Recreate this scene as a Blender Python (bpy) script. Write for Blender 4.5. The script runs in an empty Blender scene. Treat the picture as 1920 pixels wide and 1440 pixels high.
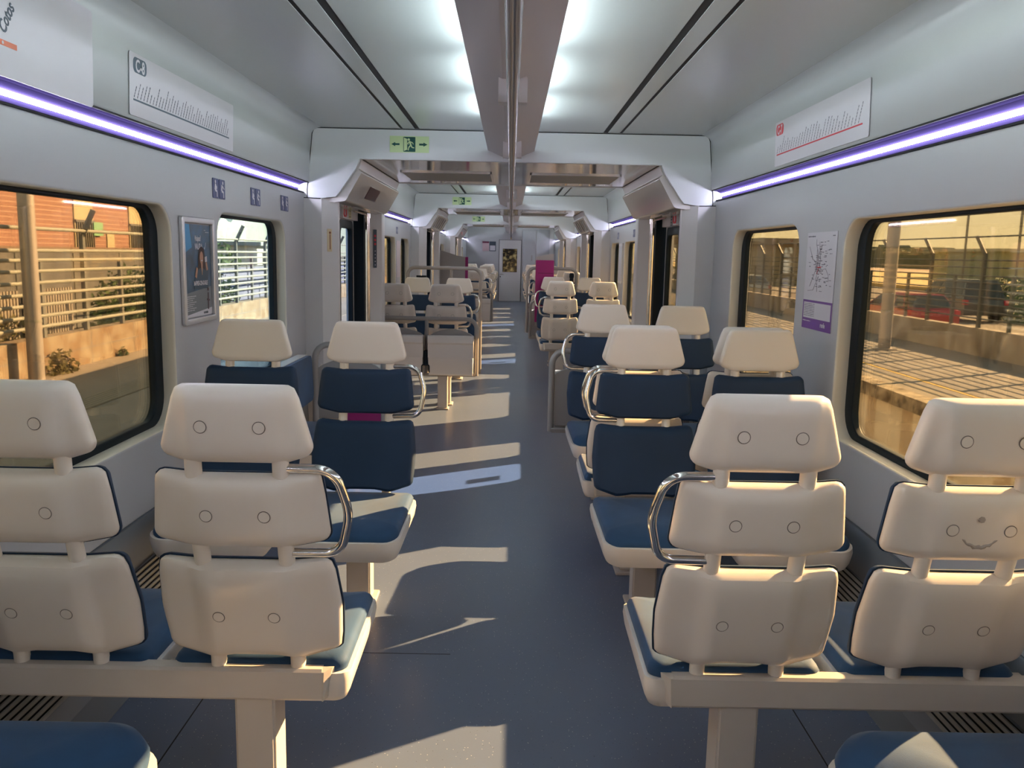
import bpy, bmesh, math, random
from mathutils import Vector, Matrix
random.seed(7)
S = bpy.context.scene
COL = S.collection

# ------------------------------------------------------------------ camera
FPX = 1600.0
cam_d = bpy.data.cameras.new('camera'); cam = bpy.data.objects.new('camera', cam_d); COL.objects.link(cam)
cam_d.sensor_fit = 'HORIZONTAL'; cam_d.sensor_width = 36.0; cam_d.lens = 36.0 * FPX / 1920.0
cam_d.clip_start = 0.02; cam_d.clip_end = 2000
pitch, roll, yaw = math.atan(244 / FPX), 0.0205, 0.0044
F = Vector((math.sin(yaw) * math.cos(pitch), math.cos(yaw) * math.cos(pitch), -math.sin(pitch)))
R0 = Vector((math.cos(yaw), -math.sin(yaw), 0)); U0 = R0.cross(F)
R = R0 * math.cos(roll) + U0 * math.sin(roll); U = U0 * math.cos(roll) - R0 * math.sin(roll)
cam.matrix_world = Matrix(((R.x, U.x, -F.x, 0.012), (R.y, U.y, -F.y, 0), (R.z, U.z, -F.z, 1.45), (0, 0, 0, 1)))
S.camera = cam

# ------------------------------------------------------------------ world, sun, exposure
w = bpy.data.worlds.new('sky'); S.world = w; w.use_nodes = True
nt = w.node_tree; nt.nodes.clear()
wo = nt.nodes.new('ShaderNodeOutputWorld'); bg = nt.nodes.new('ShaderNodeBackground')
tc = nt.nodes.new('ShaderNodeTexCoord'); sp = nt.nodes.new('ShaderNodeSeparateXYZ')
rp = nt.nodes.new('ShaderNodeValToRGB')
nt.links.new(tc.outputs['Generated'], sp.inputs[0]); nt.links.new(sp.outputs['Z'], rp.inputs[0])
cr = rp.color_ramp
cr.elements[0].position = 0.0; cr.elements[0].color = (1.0, 0.93, 0.66, 1)
cr.elements[1].position = 0.45; cr.elements[1].color = (0.36, 0.55, 0.85, 1)
e = cr.elements.new(0.12); e.color = (0.78, 0.88, 0.92, 1)
nt.links.new(rp.outputs[0], bg.inputs[0]); bg.inputs[1].default_value = 0.85
nt.links.new(bg.outputs[0], wo.inputs[0])

sun_d = bpy.data.lights.new('sun', 'SUN'); sun = bpy.data.objects.new('sun', sun_d); COL.objects.link(sun)
sun_d.energy = 12.0; sun_d.angle = math.radians(0.4); sun_d.color = (1.0, 0.83, 0.66)
to_sun = Vector((1.0, 0.63, 0.541)).normalized()
sun.rotation_euler = to_sun.to_track_quat('Z', 'Y').to_euler(); sun.location = to_sun * 40

S.view_settings.view_transform = 'Standard'; S.view_settings.look = 'None'
S.view_settings.gamma = 1.0; S.view_settings.use_curve_mapping = False
S.view_settings.exposure = 2.0

# ------------------------------------------------------------------ materials
MATS = {}
def mat(name, col, rough=0.5, metal=0.0, spec=0.5, noise=0.0, nscale=8.0, bump=0.0, bscale=200.0, coat=0.0, emit=None, estr=0.0, col2=None):
    if name in MATS: return MATS[name]
    m = bpy.data.materials.new(name); m.use_nodes = True; n = m.node_tree.nodes; l = m.node_tree.links
    b = n['Principled BSDF']; b.inputs['Base Color'].default_value = (*col, 1)
    b.inputs['Roughness'].default_value = rough; b.inputs['Metallic'].default_value = metal
    b.inputs['Specular IOR Level'].default_value = spec
    if coat: b.inputs['Coat Weight'].default_value = coat; b.inputs['Coat Roughness'].default_value = 0.08
    if emit: b.inputs['Emission Color'].default_value = (*emit, 1); b.inputs['Emission Strength'].default_value = estr
    t = n.new('ShaderNodeTexCoord')
    if noise or col2:
        z = n.new('ShaderNodeTexNoise'); z.inputs['Scale'].default_value = nscale; z.inputs['Detail'].default_value = 5
        l.new(t.outputs['Object'], z.inputs[0])
        mx = n.new('ShaderNodeMix'); mx.data_type = 'RGBA'
        c2 = col2 or tuple(max(0, c * (1 - noise)) for c in col)
        mx.inputs[6].default_value = (*col, 1); mx.inputs[7].default_value = (*c2, 1)
        mr = n.new('ShaderNodeMapRange'); mr.inputs[1].default_value = 0.35; mr.inputs[2].default_value = 0.65
        l.new(z.outputs[0], mr.inputs[0]); l.new(mr.outputs[0], mx.inputs[0]); l.new(mx.outputs[2], b.inputs['Base Color'])
    if bump:
        z2 = n.new('ShaderNodeTexNoise'); z2.inputs['Scale'].default_value = bscale; l.new(t.outputs['Object'], z2.inputs[0])
        bp = n.new('ShaderNodeBump'); bp.inputs['Strength'].default_value = bump; bp.inputs['Distance'].default_value = 0.002
        l.new(z2.outputs[0], bp.inputs['Height']); l.new(bp.outputs[0], b.inputs['Normal'])
    MATS[name] = m; return m

def emis(name, col, s):
    if name in MATS: return MATS[name]
    m = bpy.data.materials.new(name); m.use_nodes = True; n = m.node_tree.nodes; l = m.node_tree.links
    n.clear(); o = n.new('ShaderNodeOutputMaterial'); e = n.new('ShaderNodeEmission')
    e.inputs[0].default_value = (*col, 1); e.inputs[1].default_value = s; l.new(e.outputs[0], o.inputs[0])
    MATS[name] = m; return m

def glass(name, tint, refl=0.6):
    m = bpy.data.materials.new(name); m.use_nodes = True; n = m.node_tree.nodes; l = m.node_tree.links
    n.clear(); o = n.new('ShaderNodeOutputMaterial'); t = n.new('ShaderNodeBsdfTransparent')
    g = n.new('ShaderNodeBsdfGlossy'); g.inputs['Roughness'].default_value = 0.02
    mx = n.new('ShaderNodeMixShader'); lw = n.new('ShaderNodeFresnel'); lw.inputs[0].default_value = 1.45
    mu = n.new('ShaderNodeMath'); mu.operation = 'MULTIPLY'; mu.inputs[1].default_value = refl
    t.inputs[0].default_value = (*tint, 1); l.new(lw.outputs[0], mu.inputs[0]); l.new(mu.outputs[0], mx.inputs[0])
    l.new(t.outputs[0], mx.inputs[1]); l.new(g.outputs[0], mx.inputs[2]); l.new(mx.outputs[0], o.inputs[0])
    MATS[name] = m; return m

M_WALL = mat('wall_laminate', (0.40, 0.41, 0.445), 0.38, spec=0.45, bump=0.05)
M_BULK = mat('bulkhead_panel', (0.64, 0.68, 0.72), 0.35)
M_PANEL = mat('upper_panel', (0.42, 0.455, 0.48), 0.32, spec=0.5)
M_CEIL = mat('ceiling_panel', (0.52, 0.56, 0.57), 0.22, spec=0.5)
M_CREAM = mat('window_reveal_plastic', (0.60, 0.57, 0.49), 0.4)
M_COLUMN = mat('column_laminate', (0.58, 0.58, 0.60), 0.35)
M_SKIRT = mat('skirting_grey', (0.15, 0.17, 0.20), 0.45)
M_BLACK = mat('black_rubber', (0.004, 0.010, 0.016), 0.5, spec=0.2)
M_DARK = mat('dark_line', (0.004, 0.005, 0.009), 0.7)
M_SHELL = mat('seat_shell_plastic', (0.72, 0.665, 0.615), 0.3, spec=0.5, coat=0.12, bump=0.05, bscale=400)
M_PEG = mat('seat_peg_plastic', (0.72, 0.67, 0.62), 0.35)
M_PAD = mat('navy_seat_vinyl', (0.013, 0.036, 0.085), 0.55, spec=0.3, bump=0.1, bscale=500, noise=0.2, nscale=3)
M_CUSH = mat('blue_seat_cloth', (0.020, 0.070, 0.165), 0.7, spec=0.3, bump=0.2, bscale=700, noise=0.3, nscale=5)
for _m in (M_CUSH,):
    _m.node_tree.nodes['Principled BSDF'].inputs['Sheen Weight'].default_value = 0.18
    _m.node_tree.nodes['Principled BSDF'].inputs['Sheen Roughness'].default_value = 0.4
M_BEAM = mat('beam_paint', (0.54, 0.49, 0.45), 0.4, noise=0.08, nscale=4)
M_CHROME = mat('chrome', (0.75, 0.73, 0.72), 0.1, metal=1.0)
M_POLE = mat('pole_steel', (0.70, 0.62, 0.55), 0.16, metal=1.0)
M_RAILGREY = mat('rail_grey_paint', (0.30, 0.28, 0.27), 0.35, spec=0.5)
M_MIRROR = mat('polished_ceiling', (0.78, 0.76, 0.76), 0.09, metal=0.7)
M_BOX = mat('cover_box_plastic', (0.50, 0.48, 0.47), 0.2, coat=0.3)
M_COVER = mat('ceiling_beam_paint', (0.42, 0.40, 0.41), 0.3, coat=0.1)
M_WHITEPL = mat('white_plastic', (0.62, 0.61, 0.63), 0.35)
M_PAPER = mat('white_sticker', (0.53, 0.52, 0.58), 0.4)
M_INK = mat('dark_ink', (0.03, 0.05, 0.08), 0.5)
M_NAVY = mat('navy_sticker', (0.02, 0.035, 0.14), 0.4)
M_RED = mat('red_ink', (0.55, 0.02, 0.04), 0.45)
M_ORANGE = mat('orange_ink', (0.62, 0.15, 0.07), 0.45)
M_LIME = mat('photoluminescent_plate', (0.55, 0.72, 0.40), 0.5)
M_GREEN = mat('dark_green_ink', (0.0, 0.08, 0.07), 0.5)
M_PURPLE = mat('purple_print', (0.13, 0.04, 0.26), 0.45)
M_MAGENTA = mat('magenta_vinyl', (0.28, 0.005, 0.13), 0.45)
M_ALU = mat('aluminium_frame', (0.62, 0.62, 0.64), 0.3, metal=0.6)
M_GRILLE = mat('grille_metal', (0.42, 0.42, 0.40), 0.4, metal=0.4)
M_LED = emis('led_strip', (0.84, 0.81, 1.0), 11.0)
M_TUBE = emis('ceiling_tube', (0.86, 1.0, 1.0), 13.0)
M_LEDHOUSE = mat('led_housing', (0.030, 0.024, 0.068), 0.9, spec=0.0)
G_TINT = glass('bronze_glass', (0.78, 0.67, 0.49), 0.7)
G_CLEAR = glass('clear_glass', (0.74, 0.82, 0.82), 0.5)
G_DOOR = glass('door_glass', (0.55, 0.60, 0.66), 0.3)

def floor_mat():
    m = bpy.data.materials.new('speckled_floor'); m.use_nodes = True; n = m.node_tree.nodes; l = m.node_tree.links
    b = n['Principled BSDF']; b.inputs['Roughness'].default_value = 0.30; b.inputs['Specular IOR Level'].default_value = 0.45
    t = n.new('ShaderNodeTexCoord')
    v = n.new('ShaderNodeTexVoronoi'); v.inputs['Scale'].default_value = 95; l.new(t.outputs['Object'], v.inputs[0])
    lt = n.new('ShaderNodeMath'); lt.operation = 'LESS_THAN'; lt.inputs[1].default_value = 0.13; l.new(v.outputs['Distance'], lt.inputs[0])
    hs = n.new('ShaderNodeSeparateColor'); l.new(v.outputs['Color'], hs.inputs[0])
    gt = n.new('ShaderNodeMath'); gt.operation = 'GREATER_THAN'; gt.inputs[1].default_value = 0.72; l.new(hs.outputs[0], gt.inputs[0])
    mm = n.new('ShaderNodeMath'); mm.operation = 'MULTIPLY'; l.new(lt.outputs[0], mm.inputs[0]); l.new(gt.outputs[0], mm.inputs[1])
    dk = n.new('ShaderNodeMath'); dk.operation = 'LESS_THAN'; dk.inputs[1].default_value = 0.15; l.new(hs.outputs[0], dk.inputs[0])
    m2 = n.new('ShaderNodeMath'); m2.operation = 'MULTIPLY'; l.new(lt.outputs[0], m2.inputs[0]); l.new(dk.outputs[0], m2.inputs[1])
    z = n.new('ShaderNodeTexNoise'); z.inputs['Scale'].default_value = 2.5; z.inputs['Detail'].default_value = 6; l.new(t.outputs['Object'], z.inputs[0])
    a = n.new('ShaderNodeMix'); a.data_type = 'RGBA'; a.inputs[6].default_value = (0.095, 0.128, 0.205, 1); a.inputs[7].default_value = (0.122, 0.155, 0.235, 1)
    l.new(z.outputs[0], a.inputs[0])
    c = n.new('ShaderNodeMix'); c.data_type = 'RGBA'; c.inputs[7].default_value = (0.55, 0.55, 0.55, 1)
    l.new(mm.outputs[0], c.inputs[0]); l.new(a.outputs[2], c.inputs[6])
    d = n.new('ShaderNodeMix'); d.data_type = 'RGBA'; d.inputs[7].default_value = (0.03, 0.035, 0.05, 1)
    l.new(m2.outputs[0], d.inputs[0]); l.new(c.outputs[2], d.inputs[6]); l.new(d.outputs[2], b.inputs['Base Color'])
    z2 = n.new('ShaderNodeTexNoise'); z2.inputs['Scale'].default_value = 140; l.new(t.outputs['Object'], z2.inputs[0])
    bp = n.new('ShaderNodeBump'); bp.inputs['Strength'].default_value = 0.06; bp.inputs['Distance'].default_value = 0.001
    l.new(z2.outputs[0], bp.inputs['Height']); l.new(bp.outputs[0], b.inputs['Normal'])
    return m
M_FLOOR = floor_mat()

def stripe_mat(name, c1, c2, scale, axis='Z', rough=0.6, thr=0.5, noise=0.15):
    m = bpy.data.materials.new(name); m.use_nodes = True; n = m.node_tree.nodes; l = m.node_tree.links
    b = n['Principled BSDF']; b.inputs['Roughness'].default_value = rough
    t = n.new('ShaderNodeTexCoord'); s = n.new('ShaderNodeSeparateXYZ'); l.new(t.outputs['Object'], s.inputs[0])
    mu = n.new('ShaderNodeMath'); mu.operation = 'MULTIPLY'; mu.inputs[1].default_value = scale; l.new(s.outputs[axis], mu.inputs[0])
    fr = n.new('ShaderNodeMath'); fr.operation = 'FRACT'; l.new(mu.outputs[0], fr.inputs[0])
    g = n.new('ShaderNodeMath'); g.operation = 'GREATER_THAN'; g.inputs[1].default_value = thr; l.new(fr.outputs[0], g.inputs[0])
    mx = n.new('ShaderNodeMix'); mx.data_type = 'RGBA'; mx.inputs[6].default_value = (*c1, 1); mx.inputs[7].default_value = (*c2, 1)
    l.new(g.outputs[0], mx.inputs[0])
    z = n.new('ShaderNodeTexNoise'); z.inputs['Scale'].default_value = 1.5; z.inputs['Detail'].default_value = 8; l.new(t.outputs['Object'], z.inputs[0])
    mr = n.new('ShaderNodeMapRange'); mr.inputs[3].default_value = 1 - noise; mr.inputs[4].default_value = 1 + noise; l.new(z.outputs[0], mr.inputs[0])
    vm = n.new('ShaderNodeVectorMath'); vm.operation = 'SCALE'; l.new(mx.outputs[2], vm.inputs[0]); l.new(mr.outputs[0], vm.inputs['Scale'])
    l.new(vm.outputs[0], b.inputs['Base Color']); return m

# ------------------------------------------------------------------ mesh helpers
def link(name, bm, m, parent=None, smooth=True, loc=None, rotz=None, angle=40):
    me = bpy.data.meshes.new(name); bmesh.ops.recalc_face_normals(bm, faces=bm.faces[:]); bm.to_mesh(me); bm.free()
    me.materials.append(m) if not isinstance(m, (list, tuple)) else [me.materials.append(k) for k in m]
    o = bpy.data.objects.new(name, me); COL.objects.link(o)
    if smooth:
        for p in me.polygons: p.use_smooth = True
        try: me.set_sharp_from_angle(angle=math.radians(angle))
        except Exception: pass
    if parent is not None: o.parent = parent
    if loc: o.location = loc
    if rotz is not None: o.rotation_euler = (0, 0, rotz)
    return o

def tag(o, label=None, cat=None, group=None, kind=None):
    if label: o['label'] = label
    if cat: o['category'] = cat
    if group: o['group'] = group
    if kind: o['kind'] = kind
    return o

def thing(name, label, cat, loc=(0, 0, 0), rotz=0, group=None):
    o = bpy.data.objects.new(name, None); COL.objects.link(o); o.location = loc; o.rotation_euler = (0, 0, rotz)
    o.empty_display_size = 0.1
    return tag(o, label, cat, group)

def struct(name, bm, m, smooth=False, **k):
    return tag(link(name, bm, m, smooth=smooth, **k), kind='structure')

def copy_tree(o, parent=None):
    c = o.copy(); COL.objects.link(c)
    if parent is not None: c.parent = parent
    for ch in o.children: copy_tree(ch, c)
    return c

def box(bm, x0, x1, y0, y1, z0, z1, bev=0.0):
    r = bmesh.ops.create_cube(bm, size=1.0)
    for v in r['verts']:
        v.co = Vector(((x0 + x1) / 2 + v.co.x * (x1 - x0), (y0 + y1) / 2 + v.co.y * (y1 - y0), (z0 + z1) / 2 + v.co.z * (z1 - z0)))
    if bev:
        es = list({e for v in r['verts'] for e in v.link_edges})
        bmesh.ops.bevel(bm, geom=es, offset=bev, segments=3, affect='EDGES')
    return bm

def B(x0, x1, y0, y1, z0, z1, bev=0.0):
    return box(bmesh.new(), x0, x1, y0, y1, z0, z1, bev)

def round_poly(pts, r, n=6):
    out = []; N = len(pts)
    rs = r if isinstance(r, (list, tuple)) else [r] * N
    for i in range(N):
        p0, p, p1 = Vector(pts[i - 1]), Vector(pts[i]), Vector(pts[(i + 1) % N]); rr = rs[i]
        a, b = (p0 - p), (p1 - p); la, lb = a.length, b.length; a.normalize(); b.normalize()
        ang = a.angle(b) if a.length and b.length else math.pi
        if rr <= 0 or ang > math.pi - 0.02: out.append(tuple(p)); continue
        d = min(rr / math.tan(ang / 2), la * 0.48, lb * 0.48); rr2 = d * math.tan(ang / 2)
        c = p + (a + b).normalized() * (rr2 / math.sin(ang / 2))
        s, e_ = p + a * d, p + b * d
        for k in range(n + 1):
            t = k / n; v = (s - c).lerp(e_ - c, t)
            # slerp on circle
            v = v.normalized() * rr2; out.append(tuple(c + v))
    return out

def extrude_poly(bm, pts, axis, a0, a1):
    """pts are 2D; axis = 'x': pts=(y,z); 'y': pts=(x,z); 'z': pts=(x,y)"""
    def P(p, a): return {'x': (a, p[0], p[1]), 'y': (p[0], a, p[1]), 'z': (p[0], p[1], a)}[axis]
    f = [bm.verts.new(P(p, a0)) for p in pts]; g = [bm.verts.new(P(p, a1)) for p in pts]
    n = len(pts)
    bm.faces.new(f); bm.faces.new(g[::-1])
    for i in range(n): bm.faces.new((f[i], g[i], g[(i + 1) % n], f[(i + 1) % n]))
    return bm

def fillet_path(pts, r, n=8):
    pts = [Vector(p) for p in pts]; out = [pts[0]]
    for i in range(1, len(pts) - 1):
        p0, p, p1 = pts[i - 1], pts[i], pts[i + 1]; a, b = p0 - p, p1 - p
        la, lb = a.length, b.length; a.normalize(); b.normalize(); ang = a.angle(b)
        rr = r[i - 1] if isinstance(r, (list, tuple)) else r
        if ang > math.pi - 0.02 or rr <= 0: out.append(p); continue
        d = min(rr / math.tan(ang / 2), la * 0.49, lb * 0.49); r2 = d * math.tan(ang / 2)
        c = p + (a + b).normalized() * (r2 / math.sin(ang / 2)); s, e_ = p + a * d, p + b * d
        for k in range(n + 1):
            v = (s - c).lerp(e_ - c, k / n).normalized() * r2; out.append(c + v)
    out.append(pts[-1]); return out

def tube(bm, pts, r, seg=10, fr=0.0, closed=False, cap=True):
    P = fillet_path(pts, fr) if fr else [Vector(p) for p in pts]
    Q = [P[0]]
    for p in P[1:]:
        if (p - Q[-1]).length > 1e-5: Q.append(p)
    P = Q; n = len(P); rings = []
    up = None
    for i, p in enumerate(P):
        if closed: t = (P[(i + 1) % n] - P[i - 1]).normalized()
        else: t = ((P[min(i + 1, n - 1)] - P[max(i - 1, 0)])).normalized()
        if up is None:
            up = Vector((0, 0, 1)) if abs(t.z) < 0.9 else Vector((1, 0, 0))
        a = t.cross(up)
        if a.length < 1e-4: a = t.orthogonal()
        a.normalize(); b = a.cross(t).normalized(); up = b
        rr = r[i] if isinstance(r, (list, tuple)) else r
        rings.append([bm.verts.new(p + (a * math.cos(2 * math.pi * k / seg) + b * math.sin(2 * math.pi * k / seg)) * rr) for k in range(seg)])
    m = n if closed else n - 1
    for i in range(m):
        A, Bq = rings[i], rings[(i + 1) % n]
        for k in range(seg): bm.faces.new((A[k], A[(k + 1) % seg], Bq[(k + 1) % seg], Bq[k]))
    if cap and not closed:
        bm.faces.new(rings[0][::-1]); bm.faces.new(rings[-1])
    return bm

def T(pts, r, seg=10, fr=0.0, closed=False): return tube(bmesh.new(), pts, r, seg, fr, closed)

def disc(bm, c, r, axis='y', h=0.003, seg=20):
    pts = [(math.cos(2 * math.pi * k / seg) * r, math.sin(2 * math.pi * k / seg) * r) for k in range(seg)]
    i = {'x': 0, 'y': 1, 'z': 2}[axis]
    j = [q for q in (0, 1, 2) if q != i]
    pts = [(p[0] + c[j[0]], p[1] + c[j[1]]) for p in pts]
    return extrude_poly(bm, pts, axis, c[i], c[i] + h)

def holed_panel(outer, holes, thick, bevel=0.0):
    """2D outline with holes -> mesh data, in local XY with thickness along Z (centred)"""
    cu = bpy.data.curves.new('tmp', 'CURVE'); cu.dimensions = '2D'; cu.fill_mode = 'BOTH'
    cu.extrude = max(thick / 2 - bevel, 0.0001); cu.bevel_depth = bevel; cu.bevel_resolution = 4 if bevel else 0
    cu.offset = -bevel
    for pl in [outer] + holes:
        s = cu.splines.new('POLY'); s.points.add(len(pl) - 1); s.use_cyclic_u = True
        for i, p in enumerate(pl): s.points[i].co = (p[0], p[1], 0, 1)
    o = bpy.data.objects.new('tmp', cu); COL.objects.link(o)
    bpy.context.view_layer.update()
    dg = bpy.context.evaluated_depsgraph_get()
    me = bpy.data.meshes.new_from_object(o.evaluated_get(dg))
    bpy.data.objects.remove(o); bpy.data.curves.remove(cu)
    bm = bmesh.new(); bm.from_mesh(me); bpy.data.meshes.remove(me)
    bmesh.ops.remove_doubles(bm, verts=bm.verts[:], dist=1e-5)
    return bm

def rrect(x0, x1, y0, y1, r, n=6):
    return round_poly([(x0, y0), (x1, y0), (x1, y1), (x0, y1)], r, n)

def text_bm(s, size, ox=0, oy=0, rot=0, xs=1.0, align='LEFT', bold=0.0, shear=0.0, bm=None):
    cu = bpy.data.curves.new('t', 'FONT'); cu.body = s; cu.size = size; cu.align_x = align; cu.extrude = 0.0004; cu.offset = bold; cu.shear = shear
    cu.resolution_u = 3
    o = bpy.data.objects.new('t', cu); COL.objects.link(o); bpy.context.view_layer.update()
    me = bpy.data.meshes.new_from_object(o.evaluated_get(bpy.context.evaluated_depsgraph_get()))
    bpy.data.objects.remove(o); bpy.data.curves.remove(cu)
    M = Matrix.Translation((ox, oy, 0)) @ Matrix.Rotation(rot, 4, 'Z') @ Matrix.Diagonal((xs, 1, 1, 1))
    me.transform(M)
    if bm is None: bm = bmesh.new()
    bm.from_mesh(me); bpy.data.meshes.remove(me); return bm

def flat(bm, pts, z0=0.0, h=0.0006):
    return extrude_poly(bm, pts, 'z', z0, z0 + h)

def circ(cx, cy, r, n=16, ry=None):
    return [(cx + math.cos(2 * math.pi * k / n) * r, cy + math.sin(2 * math.pi * k / n) * (ry or r)) for k in range(n)]

def bar2(bm, x0, y0, x1, y1, w_, h=0.0006, z0=0.0):
    d = Vector((x1 - x0, y1 - y0)).normalized(); nn = Vector((-d.y, d.x)) * w_ / 2
    return flat(bm, [(x0 + nn.x, y0 + nn.y), (x0 - nn.x, y0 - nn.y), (x1 - nn.x, y1 - nn.y), (x1 + nn.x, y1 + nn.y)], z0, h)

def mount(o, side, x, y, z, tilt=0.0):
    """put a flat design drawn in local XY (X right, Y up, +Z towards viewer) on a side wall; side -1 = left wall, +1 = right wall"""
    if side < 0: M = Matrix(((0, 0, 1), (1, 0, 0), (0, 1, 0)))          # X->+y, Y->+z, Z->+x
    elif side > 0: M = Matrix(((0, 0, -1), (-1, 0, 0), (0, 1, 0)))      # X->-y, Y->+z, Z->-x
    else: M = Matrix(((1, 0, 0), (0, 0, -1), (0, 1, 0)))                # faces -y
    M4 = M.to_4x4()
    if tilt: M4 = M4 @ Matrix.Rotation(tilt, 4, 'X')
    o.matrix_world = Matrix.Translation((x, y, z)) @ M4
    return o

# ================================================================== SETTING: the carriage
WX = 1.36
SALONS = [(-2.6, 5.75), (7.75, 11.8), (13.8, 17.85), (19.85, 26.4)]
VESTS = [5.75, 11.8, 17.85]
HOLES = {0: [(-1.9, 0.9), (1.4, 3.50), (4.05, 5.26)], 1: [(8.35, 10.3), (10.75, 11.62)], 2: [(14.35, 16.2), (16.75, 17.65)], 3: [(20.4, 22.3), (22.8, 24.7)]}

struct('floor', B(-1.46, 1.46, -2.6, 26.5, -0.12, 0.0), M_FLOOR)
bm = bmesh.new()
for s in (-1, 1):
    bar = B  # seams in the floor covering
    box(bm, s * 0.96 - 0.002, s * 0.96 + 0.002, -2.5, 5.7, 0.0, 0.0008)
box(bm, -0.95, -0.18, 2.93, 2.933, 0.0, 0.0008)
struct('trim_1', bm, M_DARK)
# outer roof, body skirt
struct('roof', extrude_poly(bmesh.new(), [(-1.47, 2.22), (-1.47, 2.30), (-1.1, 2.50), (1.1, 2.50), (1.47, 2.30), (1.47, 2.22), (1.2, 2.30), (-1.2, 2.30)], 'y', -2.7, 26.6), M_COLUMN)
bm = B(-1.47, -1.44, -2.7, 26.6, -1.0, 0.0); box(bm, 1.44, 1.47, -2.7, 26.6, -1.0, 0.0)
struct('body_skirt', bm, M_COLUMN)

wi = 0
for si, (y0, y1) in enumerate(SALONS):
    for s, sn in ((-1, 'left'), (1, 'right')):
        holes = [rrect(a, b, 0.73, 1.612, 0.12, 8) for a, b in HOLES[si]]
        bm = holed_panel([(y0, 0.44), (y1, 0.44), (y1, 1.822), (y0, 1.822)], holes, 0.07, 0.012)
        bmesh.ops.transform(bm, matrix=Matrix(((0, 0, 1, s * (WX + 0.035)), (1, 0, 0, 0), (0, 1, 0, 0), (0, 0, 0, 1))), verts=bm.verts[:])
        wo_ = struct('wall_' + sn, bm, [M_WALL, M_CREAM], smooth=True)
        for p in wo_.data.polygons:   # reveals are cream
            c = p.center; nx = p.normal
            if abs(nx.x) < 0.75 and 0.70 < c.z < 1.66: p.material_index = 1
        # windows: seal ring + glass
        for k, (a, b) in enumerate(HOLES[si]):
            wi += 1
            ring = holed_panel(rrect(a - 0.05, b + 0.05, 0.66, 1.66, 0.14, 8), [rrect(a + 0.075, b - 0.073, 0.758, 1.598, 0.09, 8)], 0.03, 0.006)
            bmesh.ops.transform(ring, matrix=Matrix(((0, 0, 1, s * (WX + 0.072)), (1, 0, 0, 0), (0, 1, 0, 0), (0, 0, 0, 1))), verts=ring.verts[:])
            wobj = struct('window_%d' % wi, ring, M_BLACK, smooth=True)
            clear = (s < 0 and si == 0 and k == 2)
            g = link('window_glass', extrude_poly(bmesh.new(), rrect(a + 0.045, b - 0.045, 0.74, 1.62, 0.1, 6), 'x', s * (WX + 0.078), s * (WX + 0.083)), G_CLEAR if clear else G_TINT, wobj, smooth=False)
        # outer skin
        bm = holed_panel([(y0, 0.0), (y1, 0.0), (y1, 2.30), (y0, 2.30)], [rrect(a + 0.01, b - 0.01, 0.73, 1.64, 0.1, 6) for a, b in HOLES[si]], 0.02)
        bmesh.ops.transform(bm, matrix=Matrix(((0, 0, 1, s * 1.458), (1, 0, 0, 0), (0, 1, 0, 0), (0, 0, 0, 1))), verts=bm.verts[:])
        struct('wall_outer_' + sn, bm, M_COLUMN)
        # upper slanted panel with cove
        prof = [(1.330, 1.890), (1.322, 1.900), (1.312, 2.17), (1.306, 2.195), (1.290, 2.222), (1.262, 2.236), (1.24, 2.24), (1.24, 2.26), (1.30, 2.26), (1.40, 2.2), (1.42, 1.890)]
        struct('wall_upper_' + sn, extrude_poly(bmesh.new(), [(s * p[0], p[1]) for p in prof], 'y', y0, y1), M_PANEL, smooth=True)
        # light channel and LED strip
        ch = [(1.332, 1.886), (1.360, 1.884), (1.397, 1.866), (1.397, 1.838), (1.380, 1.828), (1.36, 1.828), (1.36, 1.824), (1.42, 1.824), (1.42, 1.89), (1.332, 1.89)]
        struct('trim_2', extrude_poly(bmesh.new(), [(s * p[0], p[1]) for p in ch], 'y', y0, y1), M_LEDHOUSE)
        lo = thing('led_light_strip', '%s %s side, %s' % ('glowing violet-white light strip along the upper wall,', sn, ['nearest saloon', 'second saloon behind the first doors', 'third saloon', 'farthest saloon by the end door'][si]), 'light', (s * 1.382, (y0 + y1) / 2, 1.860))
        L = (y1 - y0) / 2 - 0.01
        link('diffuser', extrude_poly(bmesh.new(), [(0.002, -0.007), (0, 0.0), (0.002, 0.007), (0.013, 0.007), (0.013, -0.007)] if s > 0 else [(-0.002, -0.007), (0, 0.0), (-0.002, 0.007), (-0.013, 0.007), (-0.013, -0.007)], 'y', -L, L), M_LED, lo, smooth=False)
        dl = bmesh.new()
        box(dl, min(s * 1.330, s * 1.326), max(s * 1.330, s * 1.326), y0, y1, 1.884, 1.891); box(dl, min(s * 1.362, s * 1.358), max(s * 1.362, s * 1.358), y0, y1, 1.820, 1.826)
        struct('trim_3', dl, M_DARK)
        # skirting: upper vertical strip, sloped grille duct
        struct('baseboard_' + sn, extrude_poly(bmesh.new(), [(s * p[0], p[1]) for p in [(1.365, 0.44), (1.355, 0.44), (1.35, 0.27), (1.245, 0.15), (1.215, 0.11), (1.20, 0.0), (1.44, 0.0), (1.44, 0.44)]], 'y', y0, y1), M_SKIRT)
        if si < 2:
            gr = bmesh.new()
            gy0 = y0 + 0.1 if si else -0.5
            sl = Vector((1.245 - 1.345, 0, 0.155 - 0.268)); N = Vector((-sl.z, 0, sl.x)); N.normalize()
            if N.z < 0: N = -N
            for q in range(9):
                c0 = Vector((1.342, 0, 0.266)) + sl * (q + 0.5) / 9 + N * 0.004
                box(gr, s * c0.x - 0.0028, s * c0.x + 0.0028, gy0, y1 - 0.15, c0.z - 0.004, c0.z + 0.007)
            struct('trim_4', gr, M_GRILLE)
            gb = extrude_poly(bmesh.new(), [(s * 1.342, 0.2685), (s * 1.247, 0.158), (s * 1.2475, 0.1545), (s * 1.344, 0.265)], 'y', gy0, y1 - 0.15)
            struct('trim_5', gb, M_DARK)
    # ceiling
    cb = bmesh.new()
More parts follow.
